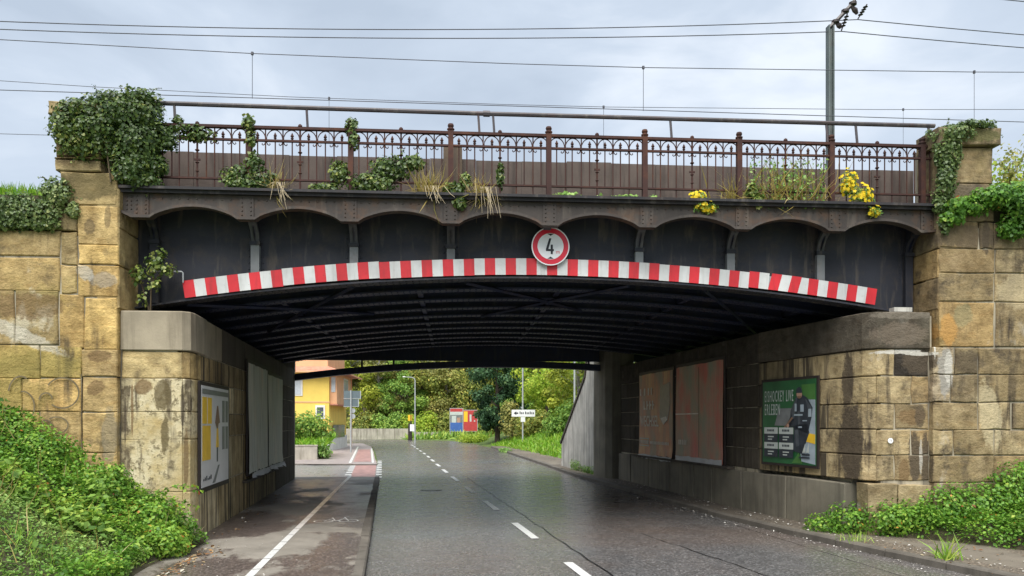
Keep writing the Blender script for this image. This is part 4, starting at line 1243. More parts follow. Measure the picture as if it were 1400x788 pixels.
def poster_paper_mat(name, stops, streak=(0.05, 0.045, 0.04), amt=0.5, vertical=True):
    m, nt, b = new_mat(name); w = NT(nt)
    p = w.pos(local=True)
    f = w.noise(w.n('ShaderNodeMapping', 0, {'Vector': p, 'Scale': (1.1, 0.55, 1)}), 1.2, 4, 0.55)
    c = w.ramp(f, stops)
    st = w.noise(w.n('ShaderNodeMapping', 0, {'Vector': p, 'Scale': (9, 0.35, 1)}), 2.0, 6, 0.65)
    c = w.mix(w.mr(st, 0.45, 0.72, 0, amt), c, streak)
    nt.links.new(c, b.inputs['Base Color'])
    b.inputs['Roughness'].default_value = 0.6
    nt.links.new(w.bump(st, 0.5, 0.02), b.inputs['Normal'])
    return m
M['paper_grey'] = poster_paper_mat('faded_grey_paper', [(0.3, (0.60, 0.62, 0.58)), (0.55, (0.70, 0.68, 0.60)), (0.75, (0.78, 0.62, 0.50))], (0.22, 0.21, 0.17), 0.7)
M['paper_orange'] = poster_paper_mat('faded_orange_paper', [(0.38, (0.74, 0.46, 0.22)), (0.48, (0.66, 0.30, 0.17)), (0.60, (0.40, 0.33, 0.23))], (0.30, 0.23, 0.16), 0.6)
M['paper_red'] = poster_paper_mat('faded_red_paper', [(0.38, (0.34, 0.33, 0.24)), (0.49, (0.52, 0.30, 0.21)), (0.60, (0.66, 0.18, 0.14))], (0.28, 0.23, 0.16), 0.6)
M['paper_white'] = plain('paper_back', (0.60, 0.60, 0.60), 0.7, var=0.1, bump=0)
M['print_pale'] = plain('pale_print', (0.82, 0.76, 0.66), 0.7, var=0.2, bump=0)
M['print_green'] = plain('green_print', (0.020, 0.105, 0.036), 0.4, var=0.3, scale=2, bump=0)
M['print_leaf'] = plain('light_green_print', (0.06, 0.17, 0.04), 0.4, var=0.3, scale=2, bump=0)
M['print_white'] = plain('white_print', (0.46, 0.50, 0.47), 0.45, var=0.1, bump=0)
M['print_ice'] = plain('ice_print', (0.30, 0.36, 0.40), 0.45, var=0.15, bump=0)
M['print_navy'] = plain('navy_print', (0.028, 0.035, 0.045), 0.45, var=0.3, bump=0)
M['print_grey'] = plain('grey_print', (0.16, 0.17, 0.17), 0.45, var=0.2, bump=0)
M['print_yellow'] = plain('yellow_print', (0.75, 0.47, 0.03), 0.45, var=0.1, bump=0)
M['print_skin'] = plain('skin_print', (0.40, 0.24, 0.17), 0.45, bump=0)
M['poster_white'] = plain('poster_white', (0.62, 0.62, 0.62), 0.5, var=0.12, scale=1.2, bump=0)
M['print_blue'] = plain('blue_print', (0.05, 0.12, 0.36), 0.45, bump=0)
M['print_red'] = plain('red_print', (0.42, 0.05, 0.05), 0.45, bump=0)
M['print_brown'] = plain('brown_print', (0.20, 0.12, 0.08), 0.5, bump=0)

# green poster near the right mouth
gp = face_frame('green_poster', (7.185, 13.92, 1.13), (7.375 - 7.185, 12.36 - 13.92), 'green ice hockey poster with a player in a dark jersey on the right wall', 'poster')
GW, GH = 1.57, 1.53
MB().box(-0.05, GW + 0.05, -0.05, GH + 0.05, -0.03, 0.0).build('backing_panel', M['poster_frame'], gp)
plate('green_sheet', rect(0, 0, GW, GH), 0.002, M['print_green'], gp)
plate('ice_field', [(1.18, 0.06), (1.55, 0.02), (1.55, 1.16), (1.30, 1.18), (1.05, 0.60)], 0.007, M['print_ice'], gp)
plate('light_green_band', rect(1.18, 1.16, 1.55, 1.44), 0.007, M['print_leaf'], gp)
plate('crowd_field', [(0.38, 0.70), (0.92, 0.70), (0.95, 1.02), (0.52, 1.02)], 0.007, M['print_grey'], gp)
plate('light_green_band', [(0.9, 0.02), (1.2, 0.02), (1.1, 0.22)], 0.007, M['print_leaf'], gp)
plate('yellow_patch', [(1.30, 0.42), (1.55, 0.38), (1.55, 0.55), (1.36, 0.57)], 0.011, M['print_yellow'], gp)
# the printed player: legs, jersey, arm, head and cap
for pts, m_ in (([(0.95, 0.24), (1.20, 0.20), (1.40, 0.58), (1.34, 0.74), (0.98, 0.70)], 'print_navy'),
                ([(0.84, 0.70), (1.36, 0.56), (1.46, 0.86), (1.49, 1.02), (1.34, 1.20), (1.18, 1.27), (1.02, 1.20), (0.88, 0.98)], 'print_navy'),
                ([(0.72, 0.68), (0.86, 0.66), (0.98, 0.80), (0.92, 0.92)], 'print_navy')):
    plate('printed_player', pts, 0.015, M[m_], gp)
plate('printed_face', disc(1.13, 1.265, 0.075, 20), 0.019, M['print_skin'], gp)
plate('printed_cap', [(1.045, 1.29), (1.215, 1.29), (1.20, 1.37), (1.13, 1.40), (1.06, 1.37)], 0.023, M['print_navy'], gp)
M['print_steel'] = plain('slate_print', (0.060, 0.070, 0.082), 0.45, var=0.3, scale=9, bump=0)
for pts in ([(0.90, 0.98), (1.02, 1.20), (1.08, 1.22), (1.02, 1.02), (0.98, 0.82), (0.92, 0.86)], [(1.30, 1.18), (1.46, 1.03), (1.44, 0.86), (1.36, 0.84), (1.36, 1.0)], [(1.08, 0.95), (1.14, 0.98), (1.16, 0.74), (1.10, 0.72)], [(1.00, 0.62), (1.10, 0.64), (1.12, 0.34), (1.04, 0.32)]):
    plate('jersey_fold', pts, 0.0185, M['print_steel'], gp)
plate('printed_hand', disc(0.80, 0.70, 0.035, 12), 0.0195, M['print_skin'], gp)
plate('stick', [(0.62, 0.62), (0.66, 0.60), (0.98, 0.86), (0.95, 0.89)], 0.0182, M['print_brown'], gp)
plate('beard', [(1.07, 1.235), (1.19, 1.235), (1.16, 1.19), (1.10, 1.19)], 0.0225, M['print_brown'], gp)
for x0, y0, x1, y1 in ((1.00, 0.96, 1.05, 1.10), (1.16, 0.95, 1.25, 1.08), (0.98, 0.88, 1.22, 0.91), (1.38, 0.86, 1.46, 1.00), (1.10, 0.66, 1.20, 0.69), (1.22, 0.78, 1.34, 0.80)):
    plate('jersey_mark', rect(x0, y0, x1, y1), 0.019, M['print_ice'], gp)
for txt, y in (('EISHOCKEY LIVE', 1.15), ('ERLEBEN', 0.90)):
    o = link('headline', text_mesh(txt, M['print_white'], 0.30, 0.31 if len(txt) > 8 else 0.33, 0.0, 'LEFT', 1.32), gp); o.location = (0.07, y, 0.012)
for bx in (0.08, 0.54):
    for by in (0.545, 0.265):
        plate('date_box', rect(bx, by, bx + 0.42, by + 0.12), 0.024, M['print_white'], gp)
        plate('fixture_box', rect(bx, by - 0.155, bx + 0.42, by - 0.004), 0.024, M['print_navy'], gp)
        for lx, ly, lw in ((0.10, 0.045, 0.22), ):
            for q in range(5):
                plate('date_mark', rect(bx + lx + 0.045 * q, by + ly, bx + lx + 0.045 * q + 0.03, by + ly + 0.04), 0.028, M['print_navy'], gp, 0.002)
        for ly, lw in ((-0.065, 0.18), (-0.115, 0.13)):
            plate('fixture_mark', rect(bx + 0.12, by + ly, bx + 0.12 + lw, by + ly + 0.022), 0.028, M['print_white'], gp, 0.002)
for x0, y0, x1, y1 in ((1.20, 0.17, 1.42, 0.20), (1.12, 0.12, 1.42, 0.145)):
    plate('small_print', rect(x0, y0, x1, y1), 0.024, M['print_navy'], gp)
plate('emblem', [(1.22, 0.22), (1.30, 0.38), (1.30, 0.22)], 0.024, M['print_white'], gp)
plate('emblem', [(1.32, 0.22), (1.40, 0.40), (1.40, 0.22)], 0.024, M['print_white'], gp)

# two weathered hoardings deeper in, right wall
def hoarding(label, origin, u, w, h, mat, seed, group=None):
    f = face_frame('paper_poster', origin, u, label, 'poster', group)
    MB().box(-0.06, w + 0.06, -0.06, h + 0.08, -0.03, 0.0).build('backing_panel', M['poster_frame'], f)
    paper('paper_sheet', w, h, 0.004, mat, f, amp=0.022, seed=seed, torn=0.012)
    return f
op = hoarding('weathered orange poster with pale lettering, farthest on the right tunnel wall', (7.19, 21.3, 0.98), (0, -1), 2.62, 2.25, M['paper_orange'], 3)
def print_rect(f, name, x0, y0, x1, y1, mat, z=0.03):
    plate(name, rect(x0, y0, x1, y1), z, M[mat], f)
o = link('headline', text_mesh('WECHSEL', M['print_pale'], 0.42, 0.82, 0.006), op); o.location = (0.10, 0.80, 0.030)
for x in (0.42, 0.66, 0.90, 1.12):
    print_rect(op, 'worn_letter', x, 1.26, x + 0.08, 1.50, 'print_pale'); print_rect(op, 'worn_letter', x + 0.08, 1.26 + (0.1 if x > 0.6 else 0), x + 0.15, 1.31 + (0.1 if x > 0.6 else 0), 'print_pale')
for x in (0.12, 0.46, 0.78, 1.02):
    print_rect(op, 'worn_letter', x, 1.66, x + 0.09, 1.86, 'print_pale')
plate('mug_shape', [(1.70, 1.05), (1.98, 0.85), (2.30, 0.95), (2.46, 1.3), (2.46, 1.95), (1.75, 1.85)], 0.030, M['print_grey'], op)
plate('mug_tip', [(1.78, 1.02), (2.0, 0.84), (2.28, 0.98), (2.2, 1.06)], 0.034, M['print_pale'], op)
for a in (rect(0.08, 0.24, 0.86, 0.27), rect(0.08, 0.44, 0.86, 0.47), rect(0.08, 0.27, 0.11, 0.44), rect(0.83, 0.27, 0.86, 0.44)):
    plate('logo_box', a, 0.030, M['print_white'], op)
for k in range(9):
    print_rect(op, 'logo_letter', 0.16 + 0.075 * k if k < 8 else 0.7, 0.30, 0.20 + 0.075 * k if k < 8 else 0.78, 0.41, 'print_pale')
for k in range(14):
    print_rect(op, 'logo_letter', 0.95 + 0.105 * k, 0.31, 1.01 + 0.105 * k, 0.39, 'print_pale')
paper('curled_edge', 2.6, 0.10, 0.03, M['paper_white'], op, 16, 2, 0.03, 5, 0.0, -0.09, 0.02)
rp = hoarding('weathered red and brown poster, between the orange poster and the green one', (7.19, 18.45, 0.98), (0, -1), 2.75, 2.27, M['paper_red'], 8)
paper('curled_edge', 2.73, 0.14, 0.03, M['paper_white'], rp, 16, 2, 0.02, 9, 0.0, -0.06, 0.015)
for k in range(5):
    print_rect(rp, 'worn_letter', 0.22 + 0.11 * k, 0.36, 0.28 + 0.11 * k, 0.48, 'print_pale')
print_rect(rp, 'paper_seam', 0.02, 1.10, 1.45, 1.125, 'print_pale'); print_rect(rp, 'paper_seam', 1.45, 0.1, 1.47, 2.2, 'print_brown')
MB().box(RX - 0.16, RX - 0.005, 15.3, 21.7, 0.90, 0.95).build('ledge', M['cap_dark'], ar)

# left wall posters
lp = face_frame('framed_poster', (LX + 0.05, 12.50, 0.87), (0, 1), 'framed white poster with yellow panels, nearest on the left tunnel wall', 'poster')
FW, FH = 2.05, 1.60
MB().box(-0.08, FW + 0.08, -0.08, FH + 0.06, -0.03, 0.0).build('frame', M['poster_frame'], lp)
plate('white_sheet', rect(0, 0, FW, FH), 0.002, M['poster_white'], lp)
for a in (rect(0.06, 1.0, 0.36, 1.42), rect(0.42, 1.0, 0.70, 1.42), rect(0.06, 0.42, 0.62, 0.97)):
    plate('yellow_panel', a, 0.007, M['print_yellow'], lp)
plate('grey_band', rect(0.05, 1.47, FW - 0.05, 1.55), 0.007, M['print_grey'], lp)
plate('figure', [(0.95, 1.02), (1.10, 1.30), (1.18, 1.30), (1.32, 1.02), (1.20, 1.00), (1.16, 0.92), (1.08, 0.92)], 0.007, M['print_brown'], lp)
plate('figure', [(1.02, 0.60), (1.08, 0.92), (1.18, 0.92), (1.24, 0.60)], 0.007, M['print_yellow'], lp)
plate('figure', rect(1.08, 0.36, 1.16, 0.60), 0.007, M['print_navy'], lp)
plate('shadow_mark', [(0.75, 0.02), (0.95, 0.02), (1.30, 0.30), (1.18, 0.30)], 0.007, M['print_grey'], lp)
for x in (1.50, 1.78):
    plate('window_shape', rect(x, 0.55, x + 0.20, 0.95), 0.007, M['print_grey'], lp); plate('window_shape', rect(x, 1.02, x + 0.20, 1.40), 0.007, M['print_grey'], lp)
for k in range(6):
    plate('small_print', rect(0.12 + 0.1 * k, 0.10, 0.18 + 0.1 * k, 0.13 + 0.02 * (k % 3)), 0.007, M['print_navy'], lp)
lp2 = hoarding('blank grey streaked poster right beside the framed yellow one', (LX + 0.06, 16.5, 0.84), (0, 1), 2.52, 2.28, M['paper_grey'], 21)
paper('curled_edge', 2.5, 0.10, 0.04, M['paper_white'], lp2, 14, 2, 0.06, 23, 0.0, -0.10, 0.02)
lp3 = hoarding('blank grey streaked poster deepest on the left tunnel wall', (LX + 0.06, 19.15, 0.84), (0, 1), 2.5, 2.20, M['paper_grey'], 25)
paper('curled_edge', 2.5, 0.10, 0.04, M['paper_white'], lp3, 14, 2, 0.06, 27, 0.0, -0.10, 0.02)
MB().box(LX, LX + 0.10, 16.2, 22.0, 0.66, 0.71).build('ledge', M['cap_dark'], al)

# small conduit beside the bar, on the left ledge
cd = thing('conduit', 'thin bent metal conduit above the left end of the striped board', 'conduit', ORG, -PHI)
MB().tube([(-3.62, 0.40, 4.21), (-3.17, 0.40, 4.21), (-3.15, 0.40, 4.19), (-3.15, 0.40, 4.04)], 0.011, 6).build('tube', M['metal'], cd)

# ------------------------------------------------------------------ earth banks and plants in front
def terrain(name, xs_, ys_, f, mat):
    vs = [(x, y, f(x, y)) for y in ys_ for x in xs_]
    nx = len(xs_); fs = []
    for j in range(len(ys_) - 1):
        for i in range(nx - 1):
            a = j * nx + i
            fs.append((a, a + 1, a + nx + 1, a + nx))
    o = MB().add(vs, fs).build(name, mat, None, True)
    return props(o, kind='structure')
def bank_l(x, y):
    toe = -2.75 - 0.06 * (12 - y) + 0.12 * math.sin(y * 1.7)
    d = toe - x
    return -0.05 if d < 0 else min(2.6, 0.10 + 0.66 * d + 0.05 * math.sin(3 * x + y))
bl = terrain('embankment', [-12 + 0.25 * i for i in range(39)], [2 + 0.35 * i for i in range(30)], lambda x, y: bank_l(x, min(y, 12.1)), M['soil'])
def bank_r(x, y):
    toe = 7.15 + 0.62 * (12.0 - y) if y < 12 else 7.15
    d = x - toe
    return -0.05 if d < 0 else 0.10 + 0.42 * (1 - math.exp(-d * 1.1)) + 0.02 * math.sin(5 * x)
brk = terrain('embankment', [7.0 + 0.25 * i for i in range(26)], [6 + 0.25 * i for i in range(26)], bank_r, M['soil'])
# slopes on top, behind the wing walls
def top_l(x, y): return 5.18 + 0.22 * max(0.0, y - 12.5)
terrain('railway_slope', [-16 + 0.5 * i for i in range(23)], [12.55 + 0.4 * i for i in range(8)], top_l, M['turf'])
terrain('railway_slope', [9.7 + 0.5 * i for i in range(16)], [11.5 + 0.4 * i for i in range(8)], lambda x, y: 5.0 + 0.30 * max(0.0, y - 11.3), M['turf'])

def stuff(name, me, label, cat):
    return props(link(name, me), label, cat, kind='stuff')

g1 = np.random.default_rng(11)
def scatter_bank(n, xr, yr, f, hmax, seed, keep=None):
    g = np.random.default_rng(seed)
    x = g.uniform(*xr, n); y = g.uniform(*yr, n)
    z = np.array([f(a, b) for a, b in zip(x, y)])
    ok = z > 0.0
    if keep is not None: ok &= keep(x, y)
    x, y, z = x[ok], y[ok], z[ok]
    P2 = np.stack([x, y], 1)
    hum = 0.55 + 0.5 * value_noise(P2, 3.2, seed) + 0.25 * value_noise(P2, 8.0, seed + 1)
    h = np.clip(hum, 0.12, 1.2) * hmax
    zz = z + h * g.random(len(x)) ** 0.55
    P = np.stack([x, y, zz], 1)
    # slope of the cover, so that leaves on humps face outwards
    e = 0.05
    hx = (0.5 * value_noise(P2 + [e, 0], 3.2, seed) - 0.5 * value_noise(P2 - [e, 0], 3.2, seed)) / (2 * e) * hmax
    hy = (0.5 * value_noise(P2 + [0, e], 3.2, seed) - 0.5 * value_noise(P2 - [0, e], 3.2, seed)) / (2 * e) * hmax
    N = np.stack([-hx * 0.9, -hy * 0.9, np.ones(len(x))], 1)
    return P, N, g
def leafy(P, N, g, size, mat, name, tpl=OVAL, tilt=0.45, colour=0.34, seed=5, bias=0.0):
    N = unit(N) + g.normal(0, tilt, (len(P), 3)); N[:, 2] += 0.1
    var = np.clip(0.45 + bias + colour * value_noise(P[:, :2] if P.shape[1] > 2 else P, 2.2, seed) + g.normal(0, 0.22, len(P)), 0, 0.93)
    odd = g.random(len(P)) < 0.006 + 0.22 * np.clip(value_noise(P[:, :2], 2.8, seed + 9) - 0.62, 0, 1)
    var[odd] = g.uniform(0.95, 1.0, odd.sum())
    gr = g.normal(0, 1, (len(P), 3)); gr[:, 2] -= 0.5
    return leaf_mesh(name, P, N, size * g.uniform(0.6, 1.3, len(P)), mat, tpl, var, gr, g)

P, N, g = scatter_bank(95000, (-7.5, -2.5), (4.5, 12.0), bank_l, 0.40, 31, lambda x, y: (y > 9.2 + 0.9 * np.sin(x * 1.3)) | (x > -3.2))
stuff('bramble_thicket', leafy(P, N, g, 0.053, L['bramble'], 'bramble_thicket', seed=41), 'dense green bramble thicket covering the bank against the left wing wall', 'brambles')
P, N, g = scatter_bank(30000, (-8.0, -2.45), (3.2, 10.8), bank_l, 0.20, 33)
N2 = g.normal(0, 1, (len(P), 3)); gr = g.normal(0, 0.45, (len(P), 3)); gr[:, 2] += 1.0
P[:, 2] -= 0.1
stuff('rough_grass', leaf_mesh('rough_grass', P, N2, g.uniform(0.08, 0.18, len(P)), L['grass'], (BLADE[0] * np.array([1.0, 1, 1]), BLADE[1]), np.clip(0.5 + 0.3 * value_noise(P[:, :2], 3, 3) + g.normal(0, 0.2, len(P)), 0, 1), gr, g), 'rough grass and small weeds at the foot of the left bank', 'grass')
P, N, g = scatter_bank(42000, (-7.0, -2.45), (3.6, 10.5), bank_l, 0.20, 35)
stuff('weeds', leafy(P, N, g, 0.042, L['shrub'], 'weeds', seed=42, bias=0.05), 'small pale weeds mixed into the grass of the left bank', 'weeds')

P, N, g = scatter_bank(9000, (-7.0, -2.6), (8.4, 11.9), bank_l, 0.46, 36, lambda x, y: value_noise(np.stack([x, y], 1), 2.4, 77) > 0.25)
stuff('nettles', leafy(P, N, g, 0.105, L['green'], 'nettles', seed=48, bias=-0.15), 'darker clumps of larger-leaved nettles in the left bank', 'nettles')
P, N, g = scatter_bank(700, (-7.0, -2.6), (4.5, 11.9), bank_l, 0.2, 38)
gr = g.normal(0, 0.45, P.shape); gr[:, 2] += 1
stuff('dead_stalks', leaf_mesh('dead_stalks', P, g.normal(0, 1, P.shape), g.uniform(0.2, 0.5, len(P)), L['dry_grass'], (BLADE[0] * np.array([0.6, 1, 1]), BLADE[1]), None, gr, g), 'thin dead stalks sticking out of the left bank', 'stalks')
P, N, g = scatter_bank(5200, (7.3, 12.5), (8.2, 11.6), bank_r, 0.55, 39, lambda x, y: (value_noise(np.stack([x, y], 1), 2.4, 78) > 0.25) & (y > 8.9))
stuff('nettles', leafy(P, N, g, 0.10, L['green'], 'nettles', seed=49, bias=-0.15), 'darker clumps of larger-leaved nettles in the right thicket', 'nettles')
P, N, g = scatter_bank(64000, (7.1, 12.5), (7.2, 11.9), bank_r, 0.46, 37, lambda x, y: (y > 8.6 + 0.25 * np.sin(3 * x)))
stuff('bramble_thicket', leafy(P, N, g, 0.054, L['bramble'], 'bramble_thicket', seed=44, bias=-0.06), 'dense green bramble thicket along the foot of the right wing wall', 'brambles')
# a hump of brambles climbing the right wall
P, N = ellipsoid_leaves([(10.35, 10.6, 0.75, 0.9, 0.55, 0.62, 3), (9.3, 10.8, 0.55, 0.8, 0.5, 0.42, 2), (8.2, 11.0, 0.35, 0.7, 0.45, 0.32, 1.4), (7.45, 11.45, 0.28, 0.45, 0.4, 0.30, 1.0), (7.95, 11.15, 0.32, 0.5, 0.4, 0.36, 1.2), (7.1, 11.7, 0.18, 0.3, 0.4, 0.2, 0.5), (8.75, 10.9, 0.5, 0.5, 0.4, 0.42, 1.2), (9.8, 10.7, 0.8, 0.5, 0.4, 0.5, 1.2), (11.6, 10.4, 0.9, 0.9, 0.6, 0.7, 2)], 20000, g1, 0.5)
stuff('bramble_hummocks', leafy(P, N, g1, 0.055, L['bramble'], 'bramble_hummocks', seed=45, bias=-0.03), 'taller bramble hummocks leaning on the right wall', 'brambles')
P, N = ellipsoid_leaves([(-3.35, 11.3, 0.55, 0.5, 0.5, 0.38, 1.2), (-4.0, 11.5, 0.95, 0.5, 0.4, 0.38, 1.3), (-4.8, 11.6, 1.4, 0.6, 0.4, 0.38, 1.5), (-5.6, 11.7, 1.75, 0.7, 0.4, 0.36, 1.3), (-2.95, 10.9, 0.28, 0.35, 0.45, 0.28, 0.8)], 16000, g1, 0.5)
stuff('bramble_hummocks', leafy(P, N, g1, 0.055, L['bramble'], 'bramble_hummocks', seed=46), 'taller bramble hummocks leaning on the left wall', 'brambles')

# thin arching bramble canes
def canes(name, starts, label):
    o = thing(name, label, 'bramble')
    for (x, y, z, dx, dy, h) in starts:
        pts = [(x + dx * u, y + dy * u, z + h * math.sin(u * 2.4)) for u in [k / 8 for k in range(9)]]
        MB().tube(pts, [0.006 * (1.1 - k / 9) for k in range(9)], 4).build('cane', M['stem'], o)
        Pn = np.array([pts[k] for k in range(2, 9) for _ in range(5)]) + g1.normal(0, 0.02, (35, 3))
        link('leaves', leaf_mesh('cane_leaves', Pn, g1.normal(0, 1, (35, 3)) + [0, 0, 1], 0.07, L['bramble'], OVAL, None, None, g1), o)
canes('bramble', [(-3.3, 11.3, 0.8, 0.75, -0.15, 0.22), (-4.3, 11.2, 1.1, 0.6, -0.3, 0.35), (-3.2, 11.0, 0.5, 0.55, 0.35, 0.3)], 'thin arching bramble canes in front of the peeling left abutment')

# grit, fallen leaves, tufts at the kerb
def litter(n, poly_x, poly_y, z, size, mat, name, label, cat, fx=None):
    x = g1.uniform(*poly_x, n); y = g1.uniform(*poly_y, n)
    if fx is not None:
        x = fx(y, g1)
    P = np.stack([x, y, np.full(n, z) + g1.random(n) * 0.008], 1)
    N_ = np.tile([[0, 0, 1.0]], (n, 1)) + g1.normal(0, 0.25, (n, 3))
    stuff(name, leaf_mesh(name, P, N_, size * g1.uniform(0.4, 1.3, n), mat, OVAL, None, g1.normal(0, 1, (n, 3)), g1), label, cat)
def kerb_x(y):
    return np.interp(y, [3, 7.4, 10.0, 11.7, 14.2, 22], [8.6, 7.30, 6.86, 6.66, 6.46, 6.42])
litter(420, (0, 1), (7.5, 22), 0.014, 0.035, L['debris'], 'grit', 'pale grit scattered along the right gutter', 'grit', lambda y, g: kerb_x(y) - 0.02 - np.abs(g.normal(0, 0.22, len(y))))
litter(420, (0, 1), (8.0, 23), 0.115, 0.040, L['debris'], 'grit', 'pale rubble grit on the narrow right pavement', 'grit', lambda y, g: kerb_x(y) + 0.2 + np.abs(g.normal(0, 0.3, len(y))))
litter(130, (-3.0, -1.0), (8.2, 12.5), PZ + 0.006, 0.022, L['debris'], 'grit', 'small pale specks on the near footpath', 'grit')
litter(170, (0, 1), (9.3, 11.6), PZ + 0.008, 0.06, L['litter'], 'fallen_leaves', 'brown fallen leaves at the foot of the left brambles', 'leaves', lambda y, g: -2.55 + np.abs(g.normal(0, 0.16, len(y))) - 0.05 * (12 - y))
litter(70, (6.9, 9.5), (8.0, 10.4), 0.118, 0.055, L['litter'], 'fallen_leaves', 'fallen leaves on the near right pavement', 'leaves')
litter(60, (-2.8, -2.3), (12.5, 20), PZ + 0.008, 0.05, L['litter'], 'fallen_leaves', 'few dead leaves along the left tunnel wall', 'leaves')
def tuft(x, y, z, n, h, label, mat='grass', spread=0.05, cat='grass tuft', name='grass_tuft', lean=0.35):
    P = np.array([[x, y, z]]) + g1.normal(0, 1, (n, 3)) * [spread, spread, 0.0]
    gr = g1.normal(0, lean, (n, 3)); gr[:, 2] += 1
    me = leaf_mesh(name, P, g1.normal(0, 1, (n, 3)), g1.uniform(0.5, 1.2, n) * h, L[mat], (BLADE[0] * np.array([1.2, 1, 1]), BLADE[1]), None, gr, g1)
    o = link(name, me); return props(o, label, cat)
tuft(7.22, 9.0, 0.10, 60, 0.34, 'tall grass tuft growing out of the right kerb', spread=0.06)
tuft(7.62, 7.85, 0.10, 40, 0.16, 'small grass tuft beside the right kerb near the frame edge', spread=0.07)
tuft(6.95, 10.6, 0.10, 70, 0.16, 'low grass tuft at the right kerb where the brambles begin', spread=0.13)

# ------------------------------------------------------------------ ivy, weeds and flowers on the bridge
def ivy_thing(name, label, blobs, n, size, mat='ivy', seed=1, shell=0.5, stems=(), cat='ivy', bias=0.0):
    o = thing(name, label, cat, ORG, -PHI)
    g = np.random.default_rng(seed)
    P, N = ellipsoid_leaves(blobs, n, g, shell)
    N = N + g.normal(0, 0.5, N.shape); N[:, 1] -= 0.3; N[:, 2] += 0.15
    var = np.clip(0.42 + bias + 0.30 * value_noise(P, 4.0, seed) + g.normal(0, 0.24, len(P)), 0, 1)
    link('leaves', leaf_mesh(name + '_leaves', P, N, size * g.uniform(0.35, 1.0, len(P)) ** 0.8 * 1.35, L[mat], IVY, var, None, g), o)
    for pts in stems:
        MB().tube(pts, 0.012, 5).build('stem', M['stem'], o)
    if n > 1000:                                   # loose runners reaching out of the mass
        sp_P = []; st_ = MB()
        for k in range(max(8, n // 350)):
            i = g.integers(len(P)); d = unit(N[i:i + 1])[0] * [1, 0.5, 1] + [0, 0, 0.25]
            if d[2] < -0.3: d[2] *= 0.3
            ln = g.uniform(0.10, 0.26); c0 = P[i]; pts = [c0 + d * ln * u + np.array([0, 0, -0.10 * u * u]) for u in (0, 0.5, 1.0)]
            st_.tube([tuple(q) for q in pts], 0.004, 4)
            sp_P += [c0 + d * ln * u + np.array([0, 0, -0.10 * u * u]) + g.normal(0, 0.012, 3) for u in np.linspace(0.2, 1.05, 9)]
        props(st_.build('runners', M['stem'], o), kind='stuff')
        sp_P = np.array(sp_P)
        link('leaves', leaf_mesh(name + '_sprig_leaves', sp_P, g.normal(0, 1, sp_P.shape) + [0, -0.8, 0.3], size * 0.75 * g.uniform(0.5, 1.2, len(sp_P)), L[mat], IVY, None, None, g), o)
    return o
ivy_thing('ivy', 'big ivy mound swallowing the left pillar and hanging over the girder end',
          [(-4.25, 0.05, 6.20, 0.52, 0.42, 0.36, 2.2), (-3.85, 0.05, 6.44, 0.50, 0.42, 0.33, 2.2), (-3.70, 0.05, 6.05, 0.42, 0.36, 0.40, 2.0), (-3.72, -0.02, 5.66, 0.34, 0.26, 0.32, 1.5),
           (-4.58, 0.0, 6.18, 0.30, 0.38, 0.34, 1.2), (-4.45, 0.0, 6.45, 0.35, 0.35, 0.18, 0.8), (-3.35, 0.12, 6.15, 0.22, 0.14, 0.20, 0.5), (-3.40, 0.05, 5.72, 0.16, 0.14, 0.16, 0.35), (-3.55, 0.0, 5.46, 0.24, 0.16, 0.12, 0.4),
           (-4.1, 0.05, 6.62, 0.40, 0.3, 0.14, 0.4), (-3.62, 0.05, 6.70, 0.30, 0.3, 0.12, 0.3), (-4.35, -0.05, 5.92, 0.45, 0.25, 0.22, 0.8)], 30000, 0.043, seed=3, shell=0.65,
          stems=([(-4.0, -0.12, 5.4), (-4.05, -0.14, 5.9), (-4.2, -0.1, 6.3)], [(-3.75, 0.0, 5.4), (-3.7, -0.02, 5.8), (-3.8, 0, 6.4)]))
ivy_thing('ivy', 'ivy runner trailing right from the mound along the top rail', [(-3.05, RT, 6.33, 0.36, 0.10, 0.07, 1), (-2.78, RT, 6.22, 0.22, 0.1, 0.10, 0.8), (-3.15, RT, 6.45, 0.1, 0.08, 0.06, 0.3), (-2.95, RT, 6.2, 0.2, 0.08, 0.06, 0.5)], 700, 0.048, seed=4, shell=0.9)
ivy_thing('ivy', 'ivy column around the first railing post from the left', [(-2.10, RT, 6.42, 0.10, 0.09, 0.16, 1), (-2.06, RT, 6.2, 0.08, 0.08, 0.16, 0.7), (-2.08, RT, 5.95, 0.06, 0.06, 0.18, 0.3)], 520, 0.05, seed=5, shell=0.9)
ivy_thing('ivy', 'ivy column around the second railing post from the left', [(-0.57, RT, 6.42, 0.10, 0.09, 0.14, 1), (-0.53, RT, 6.2, 0.08, 0.08, 0.14, 0.6)], 430, 0.05, seed=6, shell=0.9)
ivy_thing('ivy', 'ivy clump spilling under the bottom rail at the first post', [(-2.25, RT, 5.62, 0.26, 0.14, 0.16, 1), (-2.10, RT - 0.06, 5.48, 0.34, 0.12, 0.10, 1), (-2.02, RT, 5.82, 0.14, 0.1, 0.16, 0.5), (-1.85, RT, 5.6, 0.2, 0.1, 0.14, 0.5)], 2000, 0.045, seed=7, shell=0.8, bias=0.12)
ivy_thing('ivy', 'wide ivy bush on the railing right of the second post', [(-0.75, RT, 5.72, 0.16, 0.12, 0.20, 0.8), (-0.25, RT - 0.03, 5.55, 0.40, 0.14, 0.18, 1.5), (0.05, RT, 5.80, 0.34, 0.13, 0.20, 1.6), (0.38, RT, 5.90, 0.18, 0.1, 0.12, 0.6), (-0.95, RT - 0.05, 5.46, 0.25, 0.1, 0.08, 0.5)], 3200, 0.046, seed=8, shell=0.8, bias=0.08)
